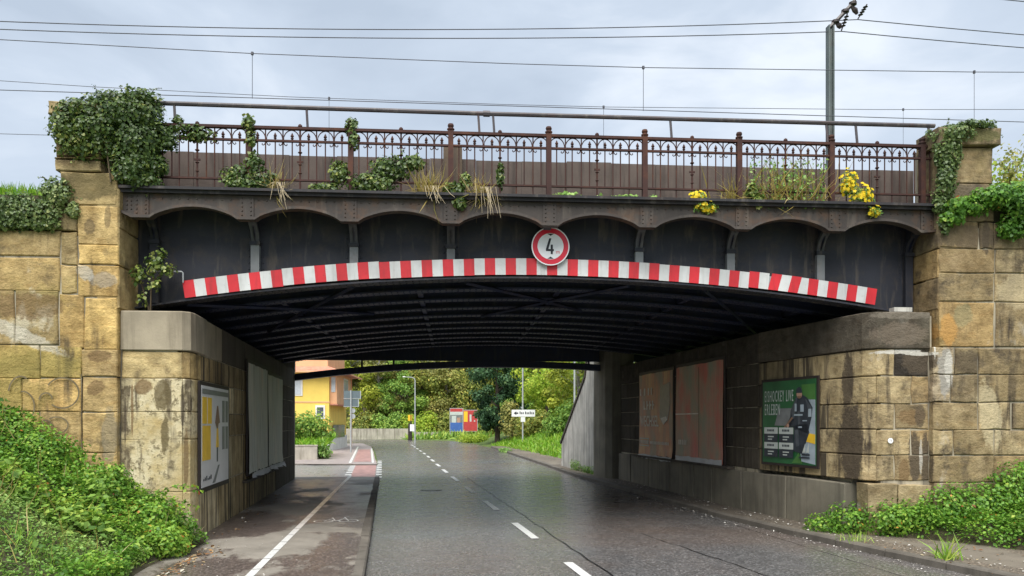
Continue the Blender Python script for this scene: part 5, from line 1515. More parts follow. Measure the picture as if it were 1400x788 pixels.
ivy_thing('ivy', 'small ivy drooping over the fascia beside the brown board', [(1.00, RT - 0.1, 5.45, 0.18, 0.12, 0.14, 1), (1.10, RT - 0.16, 5.28, 0.10, 0.06, 0.13, 0.7), (1.18, RT, 5.65, 0.1, 0.08, 0.12, 0.4)], 800, 0.052, seed=9, shell=0.8, bias=0.1)
ivy_thing('ivy', 'thin ivy strand climbing the balusters right of the brown board', [(1.72, RT, 5.75, 0.06, 0.06, 0.20, 1)], 110, 0.06, seed=10, shell=0.9)
ivy_thing('ivy', 'little creeping leaves along the bottom rail at mid span', [(2.75, RT - 0.05, 5.43, 0.22, 0.08, 0.05, 1), (3.7, RT - 0.04, 5.42, 0.30, 0.08, 0.04, 1), (3.3, RT - 0.04, 5.40, 0.3, 0.06, 0.03, 0.6), (4.15, RT, 5.43, 0.1, 0.06, 0.04, 0.3)], 420, 0.05, 'shrub', seed=11, shell=0.9, bias=0.15)
ivy_thing('ivy', 'bright ivy sprig between the first flowers and the weeds', [(5.72, RT - 0.06, 5.55, 0.10, 0.08, 0.12, 1), (5.80, RT - 0.14, 5.38, 0.08, 0.06, 0.10, 0.6)], 200, 0.075, seed=12, shell=0.9, bias=0.25)
ivy_thing('ivy', 'ivy curtain over the top left of the right pillar', [(8.95, -0.02, 6.48, 0.34, 0.30, 0.18, 2), (8.84, -0.12, 6.15, 0.22, 0.16, 0.30, 1.8), (8.78, -0.16, 5.75, 0.15, 0.12, 0.32, 1.1), (9.30, -0.05, 6.63, 0.36, 0.25, 0.08, 0.9), (8.72, -0.10, 5.40, 0.12, 0.1, 0.2, 0.4), (8.76, -0.15, 5.05, 0.08, 0.08, 0.2, 0.2)], 8500, 0.043, 'ivy_grey', seed=13, shell=0.8, bias=-0.1)
ivy_thing('creeper', 'broad green creeper spreading over the wing wall right of the pillar', [(9.1, -0.2, 5.32, 0.38, 0.2, 0.16, 1), (9.6, -0.22, 5.46, 0.45, 0.25, 0.18, 1.4), (10.1, -0.25, 5.30, 0.45, 0.3, 0.30, 1.8), (10.8, -0.2, 5.3, 0.6, 0.3, 0.34, 1.8), (8.85, -0.2, 5.12, 0.2, 0.12, 0.12, 0.4), (9.85, -0.2, 4.98, 0.25, 0.14, 0.2, 0.5), (11.8, -0.1, 5.35, 0.7, 0.4, 0.4, 1.5), (10.2, 0.0, 5.62, 0.5, 0.4, 0.18, 0.8)], 10000, 0.052, 'bramble', seed=14, shell=0.8, cat='creeper', bias=-0.28)
ivy_thing('creeper', 'grey green ivy mat hanging over the top of the left wing wall', [(-5.3, -0.14, 4.95, 0.6, 0.14, 0.26, 2), (-6.2, -0.14, 4.95, 0.7, 0.14, 0.28, 2), (-4.75, -0.14, 5.22, 0.22, 0.14, 0.22, 0.7), (-4.98, -0.14, 4.78, 0.30, 0.08, 0.10, 0.6), (-5.6, -0.14, 4.76, 0.5, 0.08, 0.09, 0.8), (-7.4, -0.14, 5.0, 0.8, 0.14, 0.34, 2), (-4.52, -0.14, 4.98, 0.10, 0.06, 0.12, 0.2)], 14000, 0.042, 'ivy_grey', seed=15, shell=0.75, cat='ivy', bias=0.08)
# earth under the ivy mat so that it hangs on something
core(wl, -10, -4.75, 0.0, 0.7, 4.62, 5.22, 'soil', 'earth_fill')
core(wr, 9.66, 14, 0.0, 0.7, 5.0, 5.5, 'soil', 'earth_fill')

def grass_on(name, label, s, t, z, n, h, mat, lean_s=0.4, down=0.0, spread=(0.1, 0.05), cat='grass', wide=1.0):
    o = thing(name, label, cat, ORG, -PHI)
    P = np.array([[s, t, z]]) + g1.normal(0, 1, (n, 3)) * [spread[0], spread[1], 0.01]
    gr = g1.normal(0, lean_s, (n, 3)); gr[:, 2] += 1.0 - 2.0 * down * (g1.random(n) < 0.55); gr[:, 1] -= 0.5 * down
    link('blades', leaf_mesh(name + '_blades', P, g1.normal(0, 1, (n, 3)), g1.uniform(0.5, 1.2, n) * h, L[mat], (BLADE[0] * np.array([wide, 1, 1]), BLADE[1]), None, gr, g1), o)
    return o
grass_on('dry_grass', 'straw coloured grass clump left of the brown board', 0.62, RT - 0.02, 5.40, 170, 0.42, 'dry_grass', 0.35, 0.35, (0.10, 0.04))
grass_on('dry_grass', 'straw coloured grass clump hanging down right of the brown board', 1.42, RT - 0.06, 5.42, 110, 0.36, 'dry_grass', 0.4, 0.75, (0.09, 0.04))
grass_on('dry_grass', 'few dry stalks hanging beside the first post ivy', -1.72, RT - 0.04, 5.44, 50, 0.42, 'dry_grass', 0.35, 0.5, (0.06, 0.04))
grass_on('dry_grass', 'dry weed stalks beside the post right of the first flowers', 5.42, RT, 5.40, 70, 0.40, 'dry_grass', 0.3, 0.1, (0.09, 0.04))
ww = grass_on('tall_weeds', 'tall thin weeds growing through the railing left of the mast', 6.35, RT + 0.1, 5.38, 240, 0.75, 'dry_grass', 0.22, 0.05, (0.34, 0.08), 'weeds', 0.7)
P = np.array([[6.35, RT, 5.7]]) + np.clip(g1.normal(0, 1, (700, 3)), -1.7, 1.5) * [0.36, 0.10, 0.24]
link('leaves', leaf_mesh('weed_leaves', P, g1.normal(0, 1, (700, 3)) + [0, -0.5, 0.5], g1.uniform(0.03, 0.07, 700), L['shrub'], OVAL, None, None, g1), ww)
def stalks(label, s0, n, ln):
    o = thing('dry_stalks', label, 'grass', ORG, -PHI)
    mb = MB()
    for k in range(n):
        a = s0 + g1.normal(0, 0.07); l = ln * g1.uniform(0.5, 1.1); dx = g1.normal(0.05, 0.12)
        mb.tube([(a, 0.05, 5.42), (a + dx * 0.3, -0.13, 5.46), (a + dx * 0.7, -0.17, 5.40 - l * 0.5), (a + dx, -0.18 - 0.05 * g1.random(), 5.40 - l)], [0.004, 0.004, 0.003, 0.002], 4)
    props(mb.build('stalks', M['straw'], o), kind='stuff')
M['straw'] = plain('straw', (0.46, 0.38, 0.25), 0.8, var=0.2)
stalks('long pale stalks hanging over the fascia right of the brown board', 1.45, 12, 0.42)
stalks('pale stalks hanging over the fascia right of the first ivy post', -1.62, 9, 0.34)
stalks('short pale stalks hanging from the grass clump left of the brown board', 0.65, 10, 0.22)
def flowers(label, blobs, nl, nf, seed):
    o = thing('yellow_flowers', label, 'flowers', ORG, -PHI)
    g = np.random.default_rng(seed)
    P, N = ellipsoid_leaves(blobs, nl, g, 0.95)
    link('leaves', leaf_mesh('flower_leaves', P, g.normal(0, 1, P.shape), 0.055 * g.uniform(0.5, 1.3, len(P)), L['shrub'], (OVAL[0] * np.array([0.6, 1, 1]), OVAL[1]), None, None, g), o)
    P, N = ellipsoid_leaves(blobs, nf, g, 0.8)
    # each bloom: a small ring of petals
    Q = np.repeat(P, 5, 0); Nn = np.repeat(N + np.array([0, -0.8, 0.4]), 5, 0)
    ang = np.tile(np.arange(5) * 1.2566, len(P))
    gr = np.stack([np.cos(ang), np.zeros(len(ang)), np.sin(ang)], 1)
    props(link('petals', leaf_mesh('petals', Q, Nn, 0.034, L['flower'], (OVAL[0] * np.array([1.5, 1, 1]), OVAL[1]), None, gr, g), o), kind='stuff')
flowers('yellow flowers hanging over the fascia, left of the two clusters', [(4.95, 0.02, 5.28, 0.20, 0.12, 0.10, 1), (4.83, 0.05, 5.45, 0.12, 0.1, 0.1, 0.5)], 800, 170, 51)
flowers('yellow flowers spilling down beside the mast, right of the two clusters', [(7.30, 0.06, 5.72, 0.14, 0.12, 0.22, 1), (7.50, 0.0, 5.50, 0.20, 0.12, 0.18, 1.2), (7.66, -0.06, 5.24, 0.10, 0.08, 0.09, 0.6)], 1100, 270, 52)
# sapling on the left ledge
sp = thing('sapling', 'leafy sapling sprouting on the ledge between the left pillar and the girder', 'sapling', ORG, -PHI)
g = np.random.default_rng(61)
for pts in ([(-3.60, 0.30, 3.56), (-3.58, 0.28, 3.9), (-3.52, 0.22, 4.2), (-3.44, 0.2, 4.45)], [(-3.62, 0.3, 3.6), (-3.70, 0.25, 3.95), (-3.78, 0.2, 4.2)], [(-3.55, 0.24, 4.0), (-3.40, 0.2, 4.15), (-3.25, 0.2, 4.22)]):
    MB().tube(pts, [0.014, 0.011, 0.008, 0.004][:len(pts)], 5).build('stem', M['stem'], sp)
P, N = ellipsoid_leaves([(-3.48, 0.2, 4.28, 0.17, 0.14, 0.2, 1.2), (-3.74, 0.2, 4.12, 0.13, 0.12, 0.16, 0.8), (-3.32, 0.2, 4.2, 0.13, 0.1, 0.08, 0.5), (-3.5, 0.2, 3.98, 0.12, 0.12, 0.1, 0.4), (-3.68, 0.2, 3.78, 0.1, 0.1, 0.14, 0.25), (-3.40, 0.2, 4.45, 0.08, 0.08, 0.1, 0.3)], 480, g, 0.9)
link('leaves', leaf_mesh('sapling_leaves', P, N + g.normal(0, 0.7, P.shape) + [0, -0.4, 0.4], 0.062 * g.uniform(0.6, 1.3, len(P)), L['ivy'], (OVAL[0] * np.array([1.25, 1, 1]), OVAL[1]), 0.35 + 0.65 * g.random(len(P)), None, g), sp)
# tall grass above the left wing wall
P = np.stack([g1.uniform(-9, -4.9, 9000), g1.uniform(12.55, 14.5, 9000), np.zeros(9000)], 1)
P[:, 2] = [top_l(a, b) for a, b in P[:, :2]]
gr = g1.normal(0, 0.4, P.shape); gr[:, 2] += 1
stuff('meadow_grass', leaf_mesh('meadow_grass', P, g1.normal(0, 1, P.shape), g1.uniform(0.15, 0.34, len(P)), L['bright_grass'], (BLADE[0] * np.array([2.2, 1, 1]), BLADE[1]), None, gr, g1), 'bright meadow grass on the slope above the left wing wall', 'grass')
# shrub above the right wing wall
def shrub(name, label, c, blobs, n, size, mat, seed, stem_h=0.6, cat='shrub', group=None, tpl=OVAL):
    o = thing(name, label, cat, c, 0, group)
    g = np.random.default_rng(seed)
    P, N = ellipsoid_leaves(blobs, n, g, 0.75)
    var = np.clip(0.45 + 0.25 * value_noise(P, 2.5, seed) + g.normal(0, 0.2, len(P)), 0, 1)
    link('foliage', leaf_mesh(name + '_foliage', P, N + g.normal(0, 0.5, P.shape) + [0, 0, 0.3], size * g.uniform(0.5, 1.3, len(P)), L[mat], tpl, var, None, g), o)
    st = MB()
    for k in range(5):
        b = blobs[k % len(blobs)]
        st.tube([(0.05 * k - 0.1, 0, -0.1), (b[0] * 0.5, b[1] * 0.5, b[2] * 0.5), (b[0], b[1], b[2])], [0.04, 0.025, 0.01], 5)
    st.build('stem', M['stem'], o)
    return o
shrub('shrub', 'yellowing shrub on the slope above the right wing wall at the frame edge', W(10.6, 1.5, 5.3), [(-0.1, 0, 0.45, 0.55, 0.5, 0.45, 1.5), (0.6, 0, 0.9, 0.6, 0.5, 0.6, 1.5), (-0.3, 0, 0.9, 0.16, 0.2, 0.22, 0.3)], 1500, 0.09, 'lime', 71)
shrub('shrub', 'reddish brown shrub tips above the right wing wall at the frame edge', W(11.0, 1.2, 5.4), [(-0.15, 0, 1.0, 0.25, 0.25, 0.5, 1), (0.3, 0, 1.2, 0.3, 0.3, 0.5, 1)], 420, 0.08, 'brown', 72)
MB().box(8.05, 8.35, 0.05, 0.2, 3.67, 3.74).build('broken_stone', M['wing_concrete'], ar).matrix_local = Matrix.Translation(ORG) @ Matrix.Rotation(-PHI, 4, 'Z')

# ------------------------------------------------------------------ overhead lines
def sag(p0, p1, dip, n=24):
    p0 = Vector(p0); p1 = Vector(p1)
    return [tuple(p0.lerp(p1, k / n) - Vector((0, 0, dip * 4 * (k / n) * (1 - k / n)))) for k in range(n + 1)]
MT = 7.2
ma = thing('catenary_mast', 'grey railway mast with slanting insulator arm rising behind the railing', 'mast', ORG, -PHI)
MS = 10.61
MB().box(MS - 0.075, MS - 0.045, MT - 0.09, MT + 0.09, 5.2, 12.02).box(MS + 0.045, MS + 0.075, MT - 0.09, MT + 0.09, 5.2, 12.02).box(MS - 0.045, MS + 0.045, MT - 0.02, MT + 0.02, 5.2, 12.02).build('pole', M['mast'], ma)
MB().tube([(MS - 0.02, MT, 11.98), (MS + 0.22, MT, 12.22), (MS + 0.50, MT, 12.52), (MS + 0.64, MT, 12.66), (MS + 0.66, MT, 12.95)], 0.055, 6).build('arm', M['insulator'], ma)
for (ax, az, lo) in ((MS + 0.14, 12.14, 11.95), (MS + 0.40, 12.42, None), (MS + 0.60, 12.62, None)):
    MB().lathe([(0.05, -0.05), (0.10, -0.03), (0.10, 0.03), (0.05, 0.05)], 8, (ax, MT, az)).build('arm_clamp', M['insulator'], ma)
def insulator(s_top, z_top, s_bot, z_bot):
    mb = MB()
    mb.tube([(s_top, MT, z_top), (s_bot, MT, z_bot)], 0.018, 5)
    for k in range(4):
        u = 0.18 + 0.18 * k
        mb.lathe([(0.0, 0.02), (0.065, 0.0), (0.0, -0.03)], 8, (s_top + (s_bot - s_top) * u, MT, z_top + (z_bot - z_top) * u))
    mb.build('insulator', M['insulator'], ma)
insulator(MS + 0.46, 12.36, MS + 0.30, 11.92); insulator(MS + 0.98, 12.62, MS + 0.74, 12.24)
for a, b, c_, d in ((MS + 0.16, 12.12, MS + 0.28, 11.98), (MS + 0.56, 12.56, MS + 0.72, 12.36)):
    MB().tube([(a, MT, b), ((a + c_) / 2 + 0.02, MT, (b + d) / 2), (c_, MT, d)], [0.03, 0.07, 0.035], 6).build('strain_insulator', M['insulator'], ma)

def wire(name, label, pts, r, grp='overhead feeder wires'):
    o = MB().tube(pts, r, 5).build(name, M['wire'], None)
    o.location = ORG; o.rotation_euler = (0, 0, -PHI)
    return props(o, label, 'wire', grp)
wire('feeder_wire', 'upper feeder wire sagging from the mast towards the left', sag((-32, MT, 12.35), (MS + 0.74, MT, 12.22), 0.95, 40), 0.012)
wire('feeder_wire', 'lower feeder wire sagging from the mast towards the left', sag((-32, MT, 12.10), (MS + 0.30, MT, 11.90), 0.85, 40), 0.012)
wire('feeder_wire', 'upper feeder wire running from the mast to the right', sag((MS + 0.74, MT, 12.22), (44, MT, 12.2), 0.45), 0.012)
wire('feeder_wire', 'lower feeder wire running from the mast to the right', sag((MS + 0.30, MT, 11.90), (44, MT, 11.85), 0.45), 0.012)
wire('feeder_wire', 'short wire crossing the top right corner of the sky', sag((12.6, MT, 13.05), (44, MT, 12.4), 0.3), 0.012)
def catenary(label, t, zc, zm, drops, r, dip):
    o = thing('catenary', label, 'overhead line', ORG, -PHI, 'railway overhead lines')
    me_ = [(-40, zm + 1.2), (-8.4, zm + 0.10), (-3.3, zm + 0.0), (2.3, zm - 0.02), (5.2, zm), (12.9, zm + 0.17), (17, zm + 0.3), (48, zm + 1.3)]
    MB().tube([(s, t, z) for s, z in me_], r, 5).build('messenger_wire', M['wire'], o)
    MB().tube([(-40, t, zc), (48, t, zc + 0.03)], r, 5).build('contact_wire', M['wire'], o)
    for s in drops:
        z = np.interp(s, [a for a, _ in me_], [b for _, b in me_])
        MB().tube([(s, t, zc), (s, t, z)], r * 0.7, 4).build('dropper', M['wire'], o)
        MB().lathe([(0.0, -0.04), (0.03, -0.03), (0.03, 0.03), (0.0, 0.04)], 6, (s, t, z)).build('dropper_clamp', M['wire'], o)
    return o
catenary('nearer railway overhead line with long droppers crossing the sky', 5.0, 8.80, 9.76, (-3.28, 5.2, 12.92), 0.009, 0)
catenary('farther railway overhead line with low wires just above the railing', 9.0, 9.32, 10.52, (-2.3, 5.1, 13.66), 0.008, 0)

# ------------------------------------------------------------------ beyond the bridge: street corner, house, signs
# garden wall, hedge and grass on the left
gw = thing('garden_wall', 'low stained concrete garden wall at the far left street corner', 'wall', (-3.4, 38.6, 0))
MB().box(-9, 0, 0, 0.25, -0.05, 0.72).build('wall_panel', M['low_wall'], gw); MB().box(-9.03, 0.03, -0.03, 0.28, 0.722, 0.78).build('coping', M['low_wall'], gw)
P = np.stack([g1.uniform(-9, -2.9, 5000), g1.uniform(38.6, 45, 5000), np.full(5000, 0.75)], 1); P[:, 2] += 0.06 * (P[:, 1] - 38.6)
gr = g1.normal(0, 0.5, P.shape); gr[:, 2] += 1
stuff('hedge_grass', leaf_mesh('hedge_grass', P, g1.normal(0, 1, P.shape), g1.uniform(0.15, 0.35, len(P)), L['bright_grass'], (BLADE[0] * np.array([6, 1, 1]), BLADE[1]), None, gr, g1), 'bright long grass on top of the garden wall', 'grass')
MB().box(-5.8, -0.35, 0.26, 6.5, 0.0, 0.74).build('earth_fill', M['soil'], gw)
shrub('hedge_bush', 'dark green garden bush in front of the yellow house', (-4.4, 41.5, 0.7), [(0, 0, 0.9, 1.3, 1.0, 0.9, 2), (0.6, 0, 1.2, 0.8, 0.8, 0.6, 1), (-1.2, 0, 1.3, 1.0, 0.9, 0.9, 1), (1.1, 0, 0.6, 0.5, 0.6, 0.6, 0.6)], 3200, 0.17, 'green', 81, cat='bush')
shrub('hedge_bush', 'light green bush at the tunnel mouth on the far left', (-5.6, 40.2, 0.7), [(0.2, 0, 1.4, 0.7, 0.9, 1.6, 2), (-0.5, 0, 2.2, 0.8, 0.8, 1.2, 1), (0.3, 0, 2.9, 0.5, 0.6, 0.7, 0.6)], 3000, 0.16, 'lime', 82, cat='bush')
shrub('hedge_bush', 'small bright shrub hanging over the end of the garden wall', (-3.25, 39.2, 0.1), [(0, 0, 0.45, 0.4, 0.5, 0.5, 1), (0.15, 0.3, 0.3, 0.35, 0.4, 0.35, 0.7)], 900, 0.14, 'shrub', 83, cat='bush')


hs = thing('yellow_house', 'yellow corner house with an orange bay window and red tiled roof', 'house', (-3.67, 50.0, 0), R(-5.5))
def hw(name, x0, x1, y0, y1, z0, z1, mat, par=None):
    return MB().box(x0, x1, y0, y1, z0, z1).build(name, M[mat], par or hs)
hw('wall', -9, 0, 0, 7.2, 0.95, 5.1, 'yellow_wall')
hw('plinth', -8.99, 0.06, -0.06, 7.26, -0.1, 0.95, 'white_wall')
bay = hw('bay_window', 0.002, 0.45, 0.25, 6.2, 3.05, 5.04, 'orange_wall')
hw('window_pane', 0.452, 0.47, 3.2, 4.9, 3.75, 4.75, 'glass', bay)
hw('window_frame', 0.452, 0.462, 3.05, 5.05, 3.65, 4.85, 'white_wall', bay)
hw('window_pane', 0.10, 0.36, 0.22, 0.247, 3.8, 4.75, 'glass', bay)
hw('bay_floor', 0.002, 0.50, 0.20, 6.25, 2.97, 3.048, 'roof', bay)
w1 = hw('window', -2.45, -1.65, -0.05, -0.002, 3.55, 4.75, 'white_wall'); hw('pane', -2.33, -1.77, -0.07, -0.052, 3.65, 4.65, 'glass', w1)
w2 = hw('window', -0.85, -0.25, -0.05, -0.002, 2.10, 2.95, 'white_wall'); hw('pane', -0.75, -0.35, -0.07, -0.052, 2.20, 2.82, 'dark_glass', w2)
hw('garage_shutter', 0.062, 0.08, 1.2, 6.0, 0.85, 1.70, 'dark_glass')
hw('string_course', -8.9, 0.03, -0.03, -0.002, 3.12, 3.20, 'orange_wall')
hw('downpipe', 0.46, 0.54, 6.3, 6.38, 0.1, 5.1, 'orange_wall')
ov = 0.55
ro = MB()
ro.add([(-9.4, -ov, 5.06), (0.45 + ov, -ov, 5.06), (0.45 + ov, 7.2 + ov, 5.06), (-9.4, 7.2 + ov, 5.06), (-9.2, 0.12, 5.46), (-0.12, 0.12, 5.46), (-0.12, 7.08, 5.46), (-9.2, 7.08, 5.46)],
       [(0, 1, 5, 4), (1, 2, 6, 5), (2, 3, 7, 6), (3, 0, 4, 7), (0, 3, 2, 1)])
ro.build('eaves_roof', M['roof'], hs)
hw('gutter', -9.4, 0.45 + ov + 0.08, -ov - 0.10, -ov - 0.003, 5.0, 5.08, 'orange_wall'); hw('gutter', 0.45 + ov + 0.003, 0.45 + ov + 0.10, -ov, 7.2 + ov, 5.0, 5.08, 'orange_wall')
up = hw('upper_wall', -9, -2.6, 0.1, 7.1, 5.3, 8.2, 'yellow_wall')
hw('upper_bay', -2.598, -0.10, 0.06, 7.1, 5.3, 8.1, 'orange_wall')
vs = [(-9.5, -0.4, 8.21), (0.4, -0.4, 8.21), (0.4, 7.6, 8.21), (-9.5, 7.6, 8.21), (-6.5, 3.6, 10.2), (-2.6, 3.6, 10.2)]
MB().add(vs, [(0, 1, 5, 4), (1, 2, 5), (2, 3, 4, 5), (3, 0, 4), (0, 3, 2, 1)]).build('roof', M['roof'], hs)

# traffic sign seen from behind
ts = thing('traffic_sign', 'grey backs of two stacked traffic signs on a pole at the street corner', 'road sign', (-2.2, 47.5, 0.06))
MB().tube([(0, 0, 0), (0, 0, 3.75)], 0.05, 8).build('pole', M['metal'], ts)
for z0, z1, x1 in ((3.25, 3.72, 0.58), (2.76, 3.22, 0.46)):
    o = MB().box(-0.42, x1, 0.06, 0.09, z0, z1).build('sign_panel', M['sign_back'], ts)
    MB().box(-0.44, x1 + 0.02, 0.045, 0.06, z0 - 0.01, z0 + 0.02).box(x1 - 0.03, x1 + 0.02, 0.045, 0.06, z0 + 0.02, z1).build('panel_edge', M['metal'], o)
for z in (2.52, 2.18):
    m_ = MB(); m_.prism([(0.12 + 0.15 * math.cos(k * math.pi / 8), 0.06, z + 0.15 * math.sin(k * math.pi / 8)) for k in range(16)], (0, 0.03, 0)); o = m_.build('round_sign', M['metal'], ts); fix_normals(o.data)

# low white wall across the bend
lw = thing('roadside_wall', 'long low whitish wall behind the bend, in front of the trees', 'wall', (0, 86, 0))
for k in range(6):
    MB().box(-9.5 + 2.1 * k, -7.42 + 2.1 * k, 0, 0.3, -0.1, 1.15).build('wall_panel', M['low_wall'], lw)
MB().box(3.1, 6.0, 0.2, 0.5, -0.1, 0.75).build('wall_end', M['low_wall'], lw)

# street lamp on the bend
sl = thing('street_lamp', 'grey street lamp with one arm, standing at the bend before the wood', 'street lamp', (2.45, 70, 0))
MB().tube([(0, 0, 0), (0, 0, 5.6), (-0.05, 0, 5.80), (-0.25, 0, 5.92), (-0.8, 0, 5.95)], [0.07, 0.05, 0.045, 0.04, 0.035], 7).build('pole', M['metal'], sl)
MB().lathe([(0.0, 0.06), (0.10, 0.05), (0.16, 0.0), (0.10, -0.05), (0.0, -0.06)], 10, (-0.98, 0, 5.95)).build('lamp_head', M['white_wall'], sl)

# bus stop post
bs = thing('bus_stop', 'bus stop post with yellow flag and white timetable board by the wall', 'bus stop', (2.35, 79, 0))
MB().tube([(0, 0, 0), (0, 0, 2.6)], 0.07, 7).build('post', M['poster_frame'], bs)
MB().box(-0.30, 0.12, -0.04, 0.04, 2.0, 2.6).build('flag', M['print_yellow'], bs)
MB().box(-0.10, 0.32, -0.10, -0.06, 0.95, 1.65).build('timetable', M['white_sign'], bs)
MB().box(-0.28, 0.12, 0.05, 0.35, 0.0, 1.75).build('waste_bin', M['poster_frame'], bs)

# billboards
def billboard(label, x, y, w, h, z0, mats):
    o = face_frame('billboard', (x, y, z0), (1, -0.12), label, 'billboard')
    for px in (0.0, w): MB().box(px - 0.04, px + 0.04, -z0 - 0.3, h, -0.08, 0.0).build('post', M['metal'], o)
    MB().box(-0.06, w + 0.06, -0.06, h + 0.06, 0.002, 0.05).build('frame', M['metal'], o)
    for (a, b, c_, d, m_) in mats: plate('poster_field', rect(a * w, b * h, c_ * w, d * h), 0.052 + 0.004 * random.random(), M[m_], o)
    return o
billboard('billboard with a blue lower half and white figure by the wood', 7.0, 87, 1.40, 2.55, 0.85, [(0, 0, 1, 0.38, 'print_blue'), (0, 0.38, 1, 0.72, 'print_grey'), (0, 0.72, 1, 0.86, 'print_white'), (0, 0.86, 1, 1, 'print_red'), (0.12, 0.30, 0.48, 0.68, 'print_white'), (0.55, 0.34, 0.8, 0.6, 'print_skin'), (0.1, 0.1, 0.35, 0.22, 'print_white')])
b2 = billboard('red billboard with big white numerals half hidden by leaves', 8.5, 86.9, 1.55, 2.35, 0.85, [(0, 0, 1, 1, 'print_red'), (0, 0.17, 1, 0.30, 'print_white'), (0.45, 0.46, 0.58, 0.80, 'print_white'), (0.68, 0.46, 0.76, 0.80, 'print_white'), (0.86, 0.46, 0.94, 0.80, 'print_white'), (0.76, 0.46, 0.86, 0.52, 'print_white'), (0.76, 0.74, 0.86, 0.80, 'print_white'), (0.02, 0.45, 0.3, 0.95, 'print_yellow')])

# direction sign on the grass
ds = thing('direction_sign', 'white direction sign with a left arrow on a thin pole on the grass slope', 'road sign', (9.7, 55, 0.35))
MB().tube([(0, 0, -0.4), (0, 0, 6.3)], 0.055, 8).build('pole', M['metal'], ds)
df = face_frame('sign_face', (0, 0, 0), (1, 0)); df.parent = ds
df.matrix_world = Matrix.Translation((8.87, 54.9, 2.28)) @ Matrix(((1, 0, 0, 0), (0, 0, -1, 0), (0, 1, 0, 0), (0, 0, 0, 1)))
df.matrix_parent_inverse = Matrix.Translation((-9.7, -55, -0.35))
for k in list(df.keys()): del df[k]
MB().box(0, 1.72, 0, 0.5, -0.03, 0.0).build('panel', M['white_sign'], df)
plate('arrow', [(0.14, 0.25), (0.34, 0.12), (0.34, 0.38)], 0.003, M['black_print'], df); plate('arrow', rect(0.34, 0.20, 0.48, 0.30), 0.003, M['black_print'], df)
for k in range(9):
    x = 0.58 + 0.115 * k + (0.06 if k > 2 else 0)
    plate('letter_mark', rect(x, 0.18, x + 0.07, 0.32 + 0.05 * (k % 3 == 0)), 0.003, M['black_print'], df)
MB().box(-0.16, 0.16, -0.09, -0.06, 1.55, 1.90).build('small_panel', M['white_sign'], ds)
MB().tube([(-0.14, -0.02, 2.62), (-0.02, -0.02, 2.50)], 0.05, 5).build('small_lamp', M['metal'], ds)
pp = thing('pole', 'thin pale pole rising out of the bushes behind the concrete wing wall', 'pole', (11.1, 45, 1.0))
MB().tube([(0, 0, -1.2), (0, 0, 7.5)], [0.07, 0.05], 8).build('shaft', M['metal'], pp)

# grassy slope and wood behind
def slope_r(x, y):
    return -0.06 + max(0.0, x - 8.3) * 0.34 if x > 8.3 else -0.06
terrain('grass_slope', [8.0 + 0.8 * i for i in range(24)], [30.7 + 2.0 * i for i in range(22)], slope_r, M['turf'])
P = np.stack([g1.uniform(8.3, 14, 9000), g1.uniform(31, 62, 9000), np.zeros(9000)], 1); P[:, 2] = [slope_r(a, b) for a, b in P[:, :2]]
gr = g1.normal(0, 0.5, P.shape); gr[:, 2] += 1
stuff('lawn_grass', leaf_mesh('lawn_grass', P, g1.normal(0, 1, P.shape), g1.uniform(0.15, 0.4, len(P)), L['bright_grass'], (BLADE[0] * np.array([5, 1, 1]), BLADE[1]), None, gr, g1), 'bright green grass on the slope under the direction sign', 'grass')
P = np.stack([g1.uniform(-9, 16, 6000), g1.uniform(84.6, 92, 6000), np.zeros(6000)], 1); P[:, 1] += np.where(P[:, 0] > 2, 0, 2.2)
gr = g1.normal(0, 0.6, P.shape); gr[:, 2] += 1
stuff('undergrowth', leaf_mesh('undergrowth', P, g1.normal(0, 1, P.shape), g1.uniform(0.4, 1.1, len(P)), L['green'], (BLADE[0] * np.array([8, 1, 1]), BLADE[1]), None, gr, g1), 'rough green undergrowth at the edge of the wood', 'undergrowth')
terrain('wood_floor', [-40 + 4 * i for i in range(24)], [88 + 4 * i for i in range(12)], lambda x, y: -0.05 + 0.28 * max(0, y - 90), M['soil'])

def crown_mesh(name, seed, n, rx, rz, z0, z1, size, mat, clumps=26, conifer=False):
    g = np.random.default_rng(seed)
    P = []; N = []
    for k in range(clumps):
        u = g.random()
        z = z0 + (z1 - z0) * u
        prof = math.sin(math.pi * min(1, 0.12 + 0.86 * u)) ** 0.6 if not conifer else max(0.08, (1 - u) ** 0.7 * min(1, 0.45 + u * 3))
        a = g.random() * 6.283; r = rx * prof * math.sqrt(g.uniform(0.25, 1.0))
        c = np.array([r * math.cos(a), r * math.sin(a), z])
        cr_ = rx * g.uniform(0.22, 0.46) * (0.55 + 0.45 * prof)
        m = int(n / clumps)
        d = unit(g.normal(0, 1, (m, 3)))
        P.append(c + d * np.array([cr_, cr_, cr_ * 0.72]) * (1 - 0.6 * g.random((m, 1)) ** 1.3)); N.append(d + [0, 0, 0.25])
    P = np.concatenate(P); N = np.concatenate(N)
    var = np.clip(0.45 + 0.26 * value_noise(P, 1.1, seed) + g.normal(0, 0.18, len(P)), 0, 1)
    return leaf_mesh(name, P, N + g.normal(0, 0.5, N.shape), size * g.uniform(0.6, 1.3, len(P)), L[mat], (OVAL[0] * np.array([1.2, 1, 1]), OVAL[1]), var, None, g)
